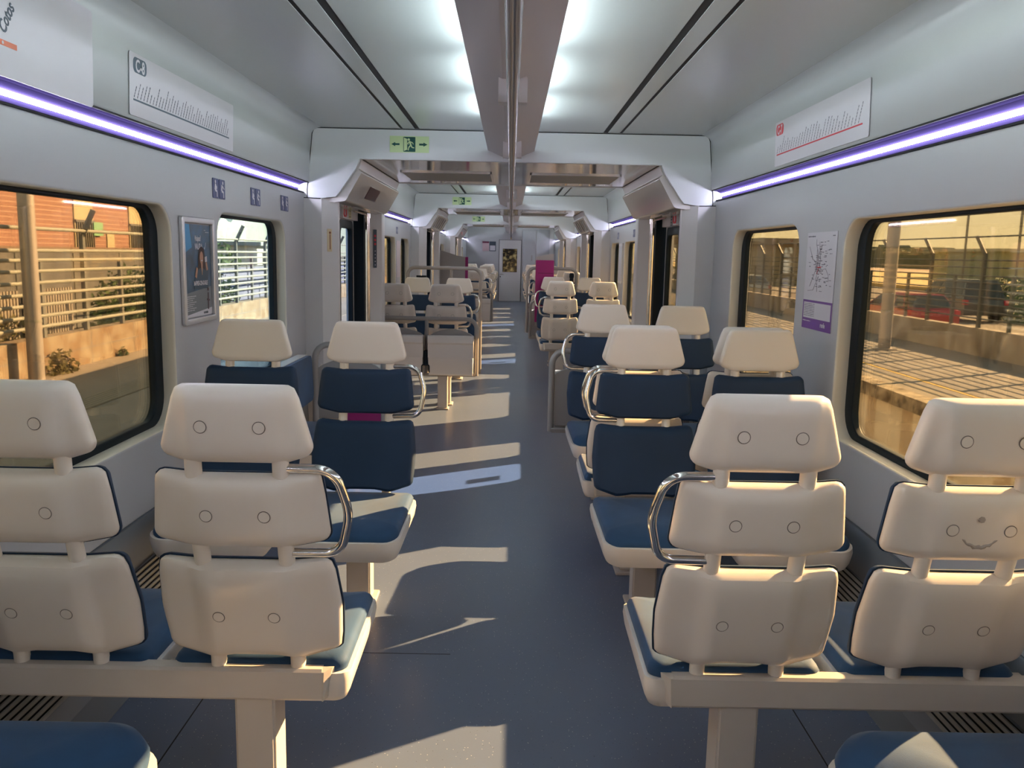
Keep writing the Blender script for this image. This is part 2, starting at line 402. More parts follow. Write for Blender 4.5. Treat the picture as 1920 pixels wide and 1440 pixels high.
    ya, yb = y0, y1
    box(cb, -1.30, -0.722, ya, yb, 2.24, 2.27); box(cb, -0.704, -0.628, ya, yb, 2.24, 2.27)
    box(cb, -0.596, 0.596, ya, yb, 2.24, 2.27)
    box(cb, 0.628, 0.704, ya, yb, 2.24, 2.27); box(cb, 0.722, 1.30, ya, yb, 2.24, 2.27)
    struct('ceiling', cb, M_CEIL)
    sb = bmesh.new()
    for s in (-1, 1):
        for (a, b) in ((0.704, 0.722), (0.596, 0.628)):
            box(sb, min(s * a, s * b), max(s * a, s * b), ya, yb, 2.2415, 2.262)
    struct('trim_6', sb, M_DARK)
    # central light cover with tubes hidden above
    cov = thing('ceiling_light_cover', 'long grey wedge-shaped light cover down the ceiling centre, ' + ['nearest saloon', 'second saloon', 'third saloon', 'last saloon'][si], 'light', (0, (y0 + y1) / 2, 2.1))
    yc = (y0 + y1) / 2
    prof = [(-0.152, 0.016), (-0.03, -0.035), (0.03, -0.035), (0.152, 0.016), (0.150, 0.022), (0.03, -0.022), (-0.03, -0.022), (-0.150, 0.022)]
    link('cover', extrude_poly(bmesh.new(), prof, 'y', ya - yc + 0.004, yb - yc - 0.004), M_COVER, cov, smooth=False)
    yy = y0 + 0.25
    while yy < y1 - 0.9:
        for s in (-1, 1): link('lamp_tube', T([(s * 0.085, yy - yc, 0.05), (s * 0.085, yy - yc + 0.62, 0.05)], 0.011, 8), M_TUBE, cov)
        yy += 0.85
    yy = y0 + 0.5
    while yy < y1 - 0.2:
        link('hanger', B(-0.02, 0.02, yy - yc, yy - yc + 0.03, -0.02, 0.138), M_COVER, cov, smooth=False); yy += 1.1

# rear end wall behind the viewer
struct('wall_back', B(-1.46, 1.46, -2.72, -2.6, -0.1, 2.4), M_WALL)

ARCH = [(-1.46, 1.79), (-1.25, 1.787), (-1.15, 1.80), (-1.128, 1.825), (-1.014, 1.99), (-0.992, 2.045), (0.992, 2.045), (1.014, 1.99), (1.128, 1.825), (1.15, 1.80), (1.25, 1.787), (1.46, 1.79)]
NAMES = ['first', 'second', 'third']
def door_leaf(s, ya, yb, label, vn):
    t = thing('sliding_door', label, 'door', (s * 1.35, ya, 0.0))
    o, i = s * 0.035, 0.0
    bm = holed_panel([(0.005, 0.02), (yb - ya - 0.005, 0.02), (yb - ya - 0.005, 1.92), (0.005, 1.92)], [rrect(0.075, yb - ya - 0.075, 0.62, 1.665, 0.05)], 0.03, 0.003)
    Mx = Matrix(((0, 0, 1, 0), (1, 0, 0, 0), (0, 1, 0, 0), (0, 0, 0, 1)))
    bmesh.ops.transform(bm, matrix=Mx, verts=bm.verts[:])
    link('leaf', bm, M_COLUMN, t)
    bm = holed_panel(rrect(0.055, yb - ya - 0.055, 0.59, 1.695, 0.06), [rrect(0.10, yb - ya - 0.10, 0.665, 1.63, 0.06)], 0.036, 0.003)
    bmesh.ops.transform(bm, matrix=Mx, verts=bm.verts[:]); link('window_seal', bm, M_BLACK, t)
    link('glass', B(-0.003, 0.003, 0.09, yb - ya - 0.09, 0.64, 1.65), G_TINT if (s > 0 and 'far leaf' in label) else G_DOOR, t, smooth=False)
    if s > 0 and 'near leaf' in label: link('window_sticker', B(-0.006, -0.003, 0.20, 0.30, 0.745, 0.86), M_PAPER, t, smooth=False)
    return t

for vi, v0 in enumerate(VESTS):
    v1 = v0 + 2.0; nm = NAMES[vi]
    for yy, tk in ((v0, 0.04), (v1 - 0.04, 0.04)):
        bm = extrude_poly(bmesh.new(), ARCH + [(1.46, 2.30), (-1.46, 2.30)], 'y', yy, yy + tk)
        struct('wall_bulkhead', bm, M_BULK)
    # shadow gap outline on the bulkhead face
    bm = bmesh.new()
    outl = [(-1.338, 1.79), (-1.338, 1.84), (-1.30, 2.2), (-1.29, 2.225), (-1.27, 2.237), (1.27, 2.237), (1.29, 2.225), (1.30, 2.2), (1.338, 1.84), (1.338, 1.79)]
    tube(bm, [(p[0], v0 - 0.001, p[1]) for p in outl], 0.0028, 6)
    tube(bm, [(-1.36, v0 - 0.001, 1.789), (-1.25, v0 - 0.001, 1.786)], 0.003, 6); tube(bm, [(1.36, v0 - 0.001, 1.789), (1.25, v0 - 0.001, 1.786)], 0.003, 6)
    struct('trim_7', bm, M_DARK)
    # low polished ceiling
    struct('ceiling_vestibule', B(-1.46, 1.46, v0 + 0.04, v1 - 0.04, 2.05, 2.08), M_MIRROR)
    for s in (-1, 1):
        t = thing('ceiling_light_panel', 'flat grey rectangular light panel in the %s polished vestibule ceiling, %s of the rail' % (nm, 'left' if s < 0 else 'right'), 'light panel', (s * 0.49, v0 + 1.22, 2.05))
        link('panel', B(-0.335, 0.335, -0.36, 0.36, -0.006, 0.0), mat('diffuser_grey', (0.30, 0.30, 0.28), 0.45), t, smooth=False)
        fr = bmesh.new()
        for a in ((-0.345, -0.333, -0.37, 0.37), (0.333, 0.345, -0.37, 0.37), (-0.345, 0.345, -0.37, -0.358), (-0.345, 0.345, 0.358, 0.37)): box(fr, *a, -0.009, 0.0)
        link('frame', fr, M_MIRROR, t, smooth=False)
        # slanted cover box above the doors
        side = 'left' if s < 0 else 'right'
        t = thing('door_cover_box', 'slanted glossy cover box above the %s %s doors%s' % (nm, side, ' with a maroon display' if (s < 0 and vi == 0) else ''), 'cover', (0, v0, 0))
        prof = round_poly([(0.985, 2.045), (1.008, 1.985), (0.985, 1.965), (1.095, 1.775), (1.17, 1.765), (1.295, 1.775), (1.295, 2.045)], [0, 0.01, 0.01, 0.03, 0.02, 0, 0], 5)
        link('cover', extrude_poly(bmesh.new(), [(s * p[0], p[1]) for p in prof], 'y', 0.045, 1.955), M_BOX, t, angle=25)
        def onbox(u, h):   # u along y, h 0..1 down the slope
            a, b = Vector((0.985, 1.965)), Vector((1.095, 1.775)); p = a.lerp(b, h); n_ = Vector((-(b - a).y, (b - a).x)).normalized()
            if n_.x > 0: n_ = -n_
            return p, n_
        if vi == 0 and s < 0:
            p0, n_ = onbox(0, 0.28); p1, _ = onbox(0, 0.72)
            bm = extrude_poly(bmesh.new(), [(s * (p0.x), p0.y), (s * (p1.x), p1.y), (s * (p1.x + n_.x * 0.004), p1.y + n_.y * 0.004), (s * (p0.x + n_.x * 0.004), p0.y + n_.y * 0.004)], 'y', 0.60, 1.05)
            link('display', bm, mat('maroon_display', (0.06, 0.01, 0.025), 0.3), t, smooth=False)
        if vi == 1:
            bm = bmesh.new()
            for q in range(5):
                p0, n_ = onbox(0, 0.12 + 0.0 * q); p1, _ = onbox(0, 0.88)
                extrude_poly(bm, [(s * (p0.x), p0.y), (s * (p1.x), p1.y), (s * (p1.x + n_.x * 0.01), p1.y + n_.y * 0.01), (s * (p0.x + n_.x * 0.01), p0.y + n_.y * 0.01)], 'y', 0.3 + q * 0.3, 0.34 + q * 0.3)
            link('rib', bm, M_RAILGREY, t, smooth=False)
        if vi == 2 and s < 0:
            p0, n_ = onbox(0, 0.5)
            bm = bmesh.new(); disc(bm, (0, 0, 0), 0.05, 'x', 0.004); bmesh.ops.transform(bm, matrix=Matrix.Translation((s * (p0.x + n_.x * 0.008), 0.5, p0.y + n_.y * 0.008)), verts=bm.verts[:])
            link('red_badge', bm, M_RED, t)
        # columns
        for (ya, yb, ch) in ((v0, v0 + 0.12, 1), (v1 - 0.25, v1, -1)):
            if ch > 0: poly = [(1.46, ya), (1.245, ya), (1.155, ya + 0.09), (1.15, yb), (1.46, yb)]
            else: poly = [(1.37, ya), (1.235, ya), (1.215, ya + 0.01), (1.125, ya + 0.10), (1.12, ya + 0.13), (1.12, yb), (1.37, yb)]
            bm = extrude_poly(bmesh.new(), [(s * p[0], p[1]) for p in poly], 'z', 0.0, 1.79)
            struct('wall_column', bm, M_COLUMN)
        sx = lambda a_, b_: (min(s * a_, s * b_), max(s * a_, s * b_))
        struct('door_portal', B(*sx(1.33, 1.46), v0, v1, 1.93, 2.30), M_COLUMN)
        struct('door_header', B(*sx(1.30, 1.33), v0 + 0.12, v1 - 0.25, 1.70, 2.04), M_COLUMN)
        struct('door_jamb', B(*sx(1.33, 1.372), v0 + 0.06, v0 + 0.295, 0, 1.93), M_COLUMN)
        struct('door_jamb', B(*sx(1.25, 1.362), v0 + 1.665, v0 + 1.748, 0, 1.77), M_BLACK)
        struct('door_sill', B(*sx(1.26, 1.38), v0 + 0.12, v0 + 1.66, 0.0, 0.015), M_GRILLE)
        door_leaf(s, v0 + 0.30, v0 + 0.975, 'near leaf of the %s %s sliding doors, grey with a black-edged window' % (nm, side), vi)
        door_leaf(s, v0 + 0.98, v0 + 1.66, 'far leaf of the %s %s sliding doors, grey with a black-edged window' % (nm, side), vi)
        # upright grab pole with curved top
        t = thing('grab_pole', 'upright polished grab pole beside the far column of the %s %s doors' % (nm, side), 'pole', (s * 1.20, v0 + 1.55, 0))
        link('pole', T([(0, 0, 0.0), (0, 0, 1.755)], 0.019, 14), M_POLE, t)
        link('top_arm', T([(0, 0, 1.745), (0, -0.35, 1.75), (0, -0.62, 1.75)], 0.008, 8), M_POLE, t)
        link('clamp', T([(0, 0, 1.72), (0, 0, 1.76)], 0.026, 14), M_POLE, t)
        link('floor_flange', T([(0, 0, 0.0), (0, 0, 0.012)], 0.04, 16), M_POLE, t)
    if vi < 3:
        # emergency handles above the doors
        for s in (-1, 1):
            side = 'left' if s < 0 else 'right'
            t = thing('emergency_handle', 'small red emergency handle high above the %s %s doors' % (nm, side), 'handle', (s * 1.278, v0 + 0.98, 1.745))
            link('grip', T([(0, -0.04, 0.02), (0, -0.045, -0.03), (0, 0.045, -0.03), (0, 0.04, 0.02)], 0.008, 8, 0.012), M_RED, t)
            link('mount', B(min(0, s * 0.022), max(0, s * 0.022), -0.055, 0.055, -0.045, 0.035, 0.004), M_WHITEPL, t)

def exit_sign(y, nm):
    t = thing('exit_sign', 'pale green exit sign with running figure and two arrows on the %s bulkhead' % nm, 'sign')
    W2, H2 = 0.128, 0.052
    link('plate', flat(bmesh.new(), rrect(-W2, W2, -H2, H2, 0.003), 0, 0.003), M_LIME, t, smooth=False)
    bm = bmesh.new(); z = 0.003
    for s in (-1, 1):
        flat(bm, [(s * 0.118, 0), (s * 0.092, 0.013), (s * 0.092, 0.006), (s * 0.064, 0.006), (s * 0.064, -0.006), (s * 0.092, -0.006), (s * 0.092, -0.013)], z)
    link('arrow', bm, M_GREEN, t, smooth=False)
    bm = bmesh.new(); flat(bm, rrect(-0.0395, 0.0395, -0.047, 0.047, 0.004), z)
    link('door_symbol', bm, M_GREEN, t, smooth=False)
    bm = bmesh.new(); z2 = z + 0.0008
    flat(bm, [(-0.036, -0.043), (-0.014, -0.034), (-0.014, 0.034), (-0.036, 0.043)], z2)
    flat(bm, circ(-0.004, 0.03, 0.008, 14), z2 + 0.0001)
    for a in [(0.0, 0.02, 0.010, -0.004, 0.011), (0.0, 0.018, -0.012, 0.004, 0.006), (-0.012, 0.004, -0.004, 0.0, 0.005), (0.004, 0.017, 0.022, 0.010, 0.006), (0.022, 0.010, 0.026, 0.0, 0.005),
              (0.010, -0.004, 0.018, -0.02, 0.008), (0.018, -0.02, 0.032, -0.022, 0.006), (0.008, -0.006, -0.004, -0.02, 0.008), (-0.004, -0.02, -0.008, -0.038, 0.007)]:
        bar2(bm, *a, h=0.0006 + random.random() * 0.0002, z0=z2)
    link('figure', bm, M_LIME, t, smooth=False)
    mount(t, 0, -0.665, y - 0.001, 2.143)
exit_sign(5.75, 'first'); exit_sign(11.8, 'second'); exit_sign(17.85, 'third')

# end wall with driver's door
struct('wall_end', B(-1.46, 1.46, 26.4, 26.5, 0, 2.4), M_WALL)
t = tag(thing('door_1', None, None, (-0.01, 26.4, 0)), kind='structure')
link('leaf', B(-0.33, 0.33, -0.02, 0, 0.01, 1.86, 0.004), M_COLUMN, t)
bm = bmesh.new()
for a in ((-0.345, -0.332, 0, 1.87), (0.332, 0.345, 0, 1.87), (-0.345, 0.345, 1.862, 1.872)): box(bm, a[0], a[1], -0.012, 0, a[2], a[3])
link('door_gap', bm, M_DARK, t, smooth=False)
link('window_frame', B(-0.225, 0.215, -0.026, -0.018, 0.895, 1.60), M_BLACK, t, smooth=False)
# door window: opaque dark pane, warm reflections painted in as noise colour
def painted_cab_glass():
    m = bpy.data.materials.new('painted_reflection_glass'); m.use_nodes = True; n = m.node_tree.nodes; l = m.node_tree.links
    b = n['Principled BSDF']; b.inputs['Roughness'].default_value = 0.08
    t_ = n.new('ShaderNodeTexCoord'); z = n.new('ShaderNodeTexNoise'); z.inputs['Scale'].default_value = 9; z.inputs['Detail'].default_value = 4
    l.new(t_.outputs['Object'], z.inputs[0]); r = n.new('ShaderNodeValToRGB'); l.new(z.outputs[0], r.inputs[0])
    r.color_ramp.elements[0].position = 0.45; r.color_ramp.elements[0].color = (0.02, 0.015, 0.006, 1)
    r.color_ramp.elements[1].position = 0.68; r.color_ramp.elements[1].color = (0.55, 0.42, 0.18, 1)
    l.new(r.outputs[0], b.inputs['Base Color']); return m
link('pane', B(-0.215, 0.205, -0.030, -0.024, 0.905, 1.59), painted_cab_glass(), t, smooth=False)
link('handle', T([(-0.29, -0.02, 0.82), (-0.29, -0.06, 0.82), (-0.19, -0.06, 0.82)], 0.01, 8, 0.02), M_RAILGREY, t)
bm = bmesh.new(); disc(bm, (-0.29, -0.032, 0.75), 0.017, 'y', 0.012); link('lock', bm, M_BLACK, t)
t = thing('wall_cabinet', 'tall pale grey cabinet wall right of the end door, two narrow doors', 'cabinet', (0.36, 26.38, 0))
link('body', B(0, 0.95, 0, 0.02, 0, 2.23), M_COLUMN, t, smooth=False)
for a in (0.0, 0.42): link('door', B(a + 0.008, a + 0.405, -0.02, 0, 0.05, 2.2, 0.003), M_WALL, t)
link('handle', B(0.28, 0.31, -0.04, -0.02, 1.25, 1.42, 0.004), M_RAILGREY, t)
t = thing('notice_poster', 'two-panel pink and black notice on the end wall left of the door', 'poster')
link('sheet', flat(bmesh.new(), [(-0.21, -0.14), (-0.01, -0.14), (-0.01, 0.14), (-0.21, 0.14)], 0, 0.003), mat('pink_paper', (0.5, 0.36, 0.40), 0.5), t, smooth=False)
link('header', flat(bmesh.new(), [(-0.21, 0.10), (-0.01, 0.10), (-0.01, 0.15), (-0.21, 0.15)], 0.003, 0.001), mat('maroon_ink', (0.12, 0.01, 0.05), 0.5), t, smooth=False)
link('black_sheet', flat(bmesh.new(), [(0.0, -0.14), (0.2, -0.14), (0.2, 0.15), (0.0, 0.15)], 0, 0.004), M_INK, t, smooth=False)
link('white_panel', flat(bmesh.new(), [(0.02, -0.12), (0.18, -0.12), (0.18, 0.03), (0.02, 0.03)], 0.004, 0.001), M_PAPER, t, smooth=False)
mount(t, 0, -0.65, 26.398, 1.66)

# ceiling handrail on brackets
t = thing('ceiling_handrail', 'long steel handrail hanging under the ceiling centre line along the aisle', 'handrail', (0.008, 0, 1.985))
link('rail', T([(0, -2.0, 0), (0, 24.3, 0), (0, 24.42, -0.05), (0, 24.44, -0.13)], 0.021, 14), mat('handrail_steel', (0.42, 0.40, 0.40), 0.22, metal=0.9), t)
for yb in (-0.3, 1.45, 3.2, 4.95, 8.6, 10.6, 14.6, 16.6, 20.8, 23.0):
    b_ = link('bracket', extrude_poly(bmesh.new(), [(-0.026, 0.115), (-0.052, 0.085), (-0.052, 0.0), (0.052, 0.0), (0.052, 0.085), (0.026, 0.115)], 'y', yb - 0.035, yb + 0.035), M_WHITEPL, t, smooth=False)
for yb in (6.2, 7.2, 12.2, 13.4, 18.3, 19.4):
    link('clip', T([(0, yb, 0.01), (0, yb, 0.063)], 0.012, 8), M_CHROME, t)

# ================================================================== SEATS
def yline(z):   # recline of the backrest in seat space (front = +y)
    P_ = [(0.40, 0.005), (0.47, 0.0), (0.75, -0.085), (0.80, -0.098), (0.97, -0.122), (1.17, -0.135)]
    for (a, b), (c, d) in zip(P_, P_[1:]):
        if z <= c: return b + (d - b) * (z - a) / (c - a)
    return P_[-1][1]

def outline_interval(poly, x):
    zs = []
    n = len(poly)
    for i in range(n):
        (xa, za), (xb, zb) = poly[i], poly[(i + 1) % n]
        if (xa <= x < xb) or (xb <= x < xa): zs.append(za + (zb - za) * (x - xa) / (xb - xa))
    return (min(zs), max(zs)) if len(zs) >= 2 else None

def slab(pts, r, front, back, nx=30, nz=13, inset=0.0):
    poly = round_poly(pts, r, 10)
    if inset:
        cx = 0; cz = sum(p[1] for p in pts) / len(pts)
        hx = max(abs(p[0]) for p in pts); hz = (max(p[1] for p in pts) - min(p[1] for p in pts)) / 2
        poly = [(p[0] * (1 - inset / hx), cz + (p[1] - cz) * (1 - inset / hz)) for p in poly]
    xm = max(p[0] for p in poly) - 1e-4
    bm = bmesh.new(); xs = []
    for i in range(nx + 1):
        t = -math.cos(math.pi * i / nx); t = math.copysign(abs(t) ** 0.9, t); xs.append(t * xm)
    cols = []
    for x in xs:
        iv = outline_interval(poly, x)
        if not iv: continue
        z0, z1 = iv; c = []
        for j in range(nz + 1):
            v = (1 - math.cos(math.pi * j / nz)) / 2; z = z0 + (z1 - z0) * v
            # distance to edge
            d = min(z - z0, z1 - z)
            lo = None
            best = 1e9
            n = len(poly)
            for i in range(n):
                ax, az = poly[i]; bx, bz = poly[(i + 1) % n]; dx, dz = bx - ax, bz - az; L2 = dx * dx + dz * dz
                tt = 0 if L2 == 0 else max(0, min(1, ((x - ax) * dx + (z - az) * dz) / L2))
                q = math.hypot(x - ax - tt * dx, z - az - tt * dz)
                if q < best: best = q
            c.append((x, z, best))
        cols.append(c)
    Fv = [[bm.verts.new((p[0], yline(p[1]) + front(*p), p[1])) for p in c] for c in cols]
    Bv = [[bm.verts.new((p[0], yline(p[1]) + back(*p), p[1])) for p in c] for c in cols]
    for G in (Fv, Bv):
        for i in range(len(G) - 1):
            for j in range(nz):
                bm.faces.new((G[i][j], G[i + 1][j], G[i + 1][j + 1], G[i][j + 1]))
    m = len(Fv) - 1
    for i in range(m):
        for j in (0, nz): bm.faces.new((Fv[i][j], Fv[i + 1][j], Bv[i + 1][j], Bv[i][j]))
    for i in (0, m):
        for j in range(nz): bm.faces.new((Fv[i][j], Fv[i][j + 1], Bv[i][j + 1], Bv[i][j]))
    return bm

def er(d, r):   # quarter-round edge
    t = min(max(d / r, 0), 1); return math.sqrt(max(0, 1 - (1 - t) ** 2))
def plateau(x, a=0.088, b=0.205, k=1.0):
    q = min(max((abs(x) - a) / 0.030, 0), 1); q = q * q * (3 - 2 * q)
    return 1 - 0.45 * q - 0.55 * min(max((abs(x) - a) / (b - a), 0), 1)
HEAD = [(-0.172, 1.003), (-0.11, 0.983), (0.11, 0.983), (0.172, 1.003), (0.130, 1.158), (-0.130, 1.158)]
UPPER = [(-0.201, 0.800), (-0.11, 0.780), (0.11, 0.780), (0.201, 0.800), (0.184, 0.966), (0.10, 0.957), (-0.10, 0.957), (-0.184, 0.966)]
LOWER = [(-0.206, 0.499), (-0.112, 0.468), (-0.05, 0.478), (0.05, 0.478), (0.112, 0.468), (0.206, 0.499), (0.213, 0.62), (0.200, 0.752), (0.10, 0.742), (-0.10, 0.742), (-0.200, 0.752), (-0.212, 0.62)]
def back_f(depth, a, b, edge=0.022):
    return lambda x, z, d: -0.004 - 0.018 * er(d, edge) - depth * plateau(x, a, b) * er(d, 0.05)

def caps(cz, dx, yoff, parent):
    for s in (-1, 1):
        bm = bmesh.new()
        y = yline(cz) + yoff
        disc(bm, (s * dx, y - 0.0015, cz), 0.0125, 'y', 0.004, 24)
        for v in bm.verts: v.co.y += yline(v.co.z) - yline(cz)
        c = link('screw_cap', bm, M_PEG, parent)
        bm = bmesh.new()
        tube(bm, [(s * dx + 0.0135 * math.cos(a), y - 0.0005, cz + 0.0135 * math.sin(a)) for a in [2 * math.pi * q / 20 for q in range(20)]], 0.0009, 4, closed=True)
        for v in bm.verts: v.co.y += yline(v.co.z) - yline(cz)
        link('cap_groove', bm, mat('groove', (0.16, 0.14, 0.13), 0.6), parent)

def make_seat(handle):   # handle: 0 none, +1 local +x side, -1 local -x side
    t = thing('train_seat', 'x', 'seat')
    h = link('headrest', slab(HEAD, [0.026, 0.05, 0.05, 0.026, 0.026, 0.026], lambda x, z, d: 0.004 + 0.012 * er(d, 0.012), back_f(0.026, 0.090, 0.155, 0.018)), M_SHELL, t)
    caps(1.070, 0.063, -0.0485, h)
    u = link('upper_backrest', slab(UPPER, [0.026, 0.05, 0.05, 0.026, 0.024, 0.1, 0.1, 0.024], lambda x, z, d: 0.0, back_f(0.028, 0.090, 0.19)), M_SHELL, t)
    link('upper_pad', slab(UPPER, [0.026, 0.05, 0.05, 0.026, 0.024, 0.1, 0.1, 0.024], lambda x, z, d: 0.003 + 0.022 * er(d, 0.018), lambda x, z, d: 0.001, inset=-0.003), M_PAD, u)
    caps(0.866, 0.064, -0.0505, u)
    l_ = link('lower_backrest', slab(LOWER, [0.03, 0.04, 0.1, 0.1, 0.04, 0.03, 0.08, 0.026, 0.1, 0.1, 0.026, 0.08], lambda x, z, d: 0.0, back_f(0.034, 0.092, 0.20)), M_SHELL, t)
    link('lower_pad', slab(LOWER, [0.03, 0.04, 0.1, 0.1, 0.04, 0.03, 0.08, 0.026, 0.1, 0.1, 0.026, 0.08], lambda x, z, d: 0.003 + 0.026 * er(d, 0.022), lambda x, z, d: 0.001, inset=-0.004), M_PAD, l_)
    caps(0.605, 0.064, -0.0565, l_)
    for s in (-1, 1):
        bm = bmesh.new(); zz = [0.44, 0.47, 0.6, 0.75, 0.80, 0.97, 1.02]
        tube(bm, [(s * 0.0965, yline(z) - 0.012, z) for z in zz], 0.0185, 16)
        link('post', bm, M_PEG, t)
    if handle:
        s = handle; yh = yline(0.97) - 0.012; yl = yline(0.765) - 0.012
        link('grab_handle', T([(s * 0.10, yh, 0.972), (s * 0.205, yh - 0.004, 0.972), (s * 0.243, yh, 0.865), (s * 0.205, yl, 0.765), (s * 0.10, yl, 0.765)] if False else
             [(s * 0.10, yh, 0.972), (s * 0.215, yh, 0.970), (s * 0.245, (yh + yl) / 2, 0.868), (s * 0.222, yl, 0.767), (s * 0.10, yl, 0.765)], 0.0105, 14, [0.055, 0.12, 0.045]), M_CHROME, t)
    # pan and cushion
    out = round_poly([(-0.212, -0.01), (0.212, -0.01), (0.205, 0.485), (-0.205, 0.485)], [0.03, 0.03, 0.06, 0.06], 7)
    def ringed(levels, zf, outl=out):
        bm = bmesh.new(); rings = []
        for ins, z in levels:
            r_ = []
            for (x, y) in outl:
                xx = x * (1 - ins / 0.21); yy = 0.24 + (y - 0.24) * (1 - ins / 0.25)
                r_.append(bm.verts.new((xx, yy, z + zf(xx, yy))))
            rings.append(r_)
        n = len(outl)
        for A, Bq in zip(rings, rings[1:]):
            for i in range(n): bm.faces.new((A[i], A[(i + 1) % n], Bq[(i + 1) % n], Bq[i]))
        bm.faces.new(rings[0]); bm.faces.new(rings[-1]); return bm
    dish = lambda x, y: -0.012 * (1 - min(1, (x / 0.19) ** 2)) - 0.030 * max(0, (y - 0.34) / 0.145) ** 2 + 0.006
    c = link('cushion', ringed([(0.0, 0.425), (-0.002, 0.440), (0.004, 0.452), (0.016, 0.460), (0.05, 0.462), (0.10, 0.463), (0.15, 0.463), (0.195, 0.463)], dish), M_CUSH, t, angle=60)
    pf = lambda x, y: -0.026 * max(0, (y - 0.34) / 0.145) ** 2 * 0.6
    p = link('seat_pan', ringed([(0.03, 0.345), (0.004, 0.352), (-0.006, 0.375), (-0.012, 0.41), (-0.010, 0.430), (0.0, 0.430), (0.02, 0.428)], pf), M_SHELL, t, angle=50)
    return t

protos = {h: make_seat(h) for h in (0, 1, -1)}
used = set()
def place_seat(x, y, facing, handle, label, group):
    o = protos[handle] if handle not in used else copy_tree(protos[handle]); used.add(handle)
    o.location = (x, y, 0); o.rotation_euler = (0, 0, 0 if facing > 0 else math.pi)
    o['label'] = label; o['category'] = 'seat'
    if group: o['group'] = group
    return o

def beam_thing(s, facing, y, label):
    """s = world side (-1 left). Beam runs from the aisle end to the wall"""
    t = thing('seat_support_beam', label, 'support beam', (s * 0.8235, y, 0))
    a = -s * 0.398   # aisle end local x
    b = s * 0.535    # wall end
    fs = facing
    prof = [(-0.034, 0.366), (-0.038, 0.372), (-0.038, 0.440), (-0.030, 0.446), (0.0, 0.448), (0.02, 0.40), (0.11, 0.40), (0.11, 0.335)]
    link('beam', extrude_poly(bmesh.new(), [(fs * p[0], p[1]) for p in prof], 'x', a, b), M_BEAM, t, smooth=False)
    # end cap wedge: extends towards the aisle at the front
    bm = bmesh.new()
    P1 = [(-0.038, 0.366), (-0.038, 0.441), (-0.02, 0.447), (0.08, 0.425), (0.11, 0.385), (0.07, 0.345)]
    P2x = [0.0, 0.004, 0.022, 0.060, 0.060, 0.022]
    A = [bm.verts.new((a, fs * p[0], p[1])) for p in P1]
    Bq = [bm.verts.new((a - s * dx - s * 0.002, fs * p[0], p[1])) for p, dx in zip(P1, P2x)]
    bm.faces.new(A); bm.faces.new(Bq[::-1])
    for i in range(6): bm.faces.new((A[i], A[(i + 1) % 6], Bq[(i + 1) % 6], Bq[i]))
    link('end_cap', bm, mat('cap_paint', (0.52, 0.47, 0.42), 0.4), t, smooth=False)
    lx = -s * 0.232
    link('leg', B(lx - 0.049, lx + 0.049, min(fs * -0.03, fs * 0.07), max(fs * -0.03, fs * 0.07), 0.012, 0.37, 0.006), M_BEAM, t)
    link('foot_plate', B(lx - 0.07, lx + 0.07, min(fs * -0.06, fs * 0.10), max(fs * -0.06, fs * 0.10), 0.0, 0.014, 0.003), M_BEAM, t)
    return t

def bank(s, y, facing, la, lw, lb, group):
    place_seat(s * 0.5835, y, facing, -s * facing, la, group)
    place_seat(s * 1.0635, y, facing, 0, lw, group)
    beam_thing(s, facing, y, lb)

NEAR = 'two-seat rows of the nearest saloon'
bank(-1, 1.97, 1, 'white-backed aisle seat with chrome handle, nearest row, left of the aisle', 'white-backed window seat, nearest row on the left, cut by the photo edge', 'beige floor beam carrying the nearest left pair of white-backed seats', NEAR)
bank(1, 1.97, 1, 'white-backed aisle seat with chrome handle, nearest row, right of the aisle', 'white-backed window seat with a smudged smile, nearest row on the right', 'beige floor beam carrying the nearest right pair of white-backed seats', NEAR)
bank(-1, 3.43, -1, 'navy-fronted aisle seat facing the camera on the left, chrome handle, cushion half in sun', 'navy-fronted window seat facing the camera on the left below the small window', 'beige beam under the left navy seats that face the camera, nearest pair', NEAR)
bank(1, 3.43, -1, 'navy-fronted aisle seat facing the camera on the right, nearest one, chrome handle', 'navy-fronted window seat facing the camera on the right, beside the map poster', 'beige beam under the nearest right navy seats that face the camera', NEAR)
bank(1, 3.80, 1, 'aisle seat back to back with the nearest right navy aisle seat, white edge showing', 'window seat back to back with the nearest right navy window seat, cream edge showing', 'beam under the right seats placed back to back with the navy pair', NEAR)
bank(1, 5.06, -1, 'second navy aisle seat facing the camera on the right, before the first doors', 'second navy window seat facing the camera on the right, beside the first right column', 'beam under the second right navy pair, just before the first doors', NEAR)
MID = 'seats of the second saloon'
bank(-1, 8.12, 1, 'white-backed aisle seat behind the folded flip-up pair, second saloon left', 'white-backed window seat behind the folded flip-up pair, second saloon left', 'beam with floor leg behind the left flip-up seats, second saloon', MID)
bank(-1, 9.84, -1, 'aisle seat facing the camera under the tall grey rail, second saloon left', 'bluish-white window seat facing the camera under the tall grey rail, second saloon left', 'beam under the camera-facing left pair, second saloon', MID)
bank(1, 9.80, 1, 'white-backed aisle seat beside the aisle, nearest one in the second saloon on the right', 'white-backed window seat, nearest one in the second saloon on the right', 'beam under the right white-backed pair, second saloon', MID)
bank(1, 11.22, -1, 'aisle seat facing the camera in front of the magenta panel, second saloon right', 'window seat facing the camera beside the second right doors, second saloon', 'beam under the right camera-facing pair, second saloon', MID)
FAR = 'distant seats in the third and fourth saloons'
bank(-1, 14.75, 1, 'beige-backed aisle seat in the third saloon on the left, beside the grey partition', 'beige-backed window seat in the third saloon, behind the left grey partition', 'beam under the third saloon left pair', FAR)
bank(-1, 16.4, -1, 'camera-facing aisle seat in the third saloon on the left', 'camera-facing window seat in the third saloon on the left', 'beam under the third saloon left camera-facing pair', FAR)
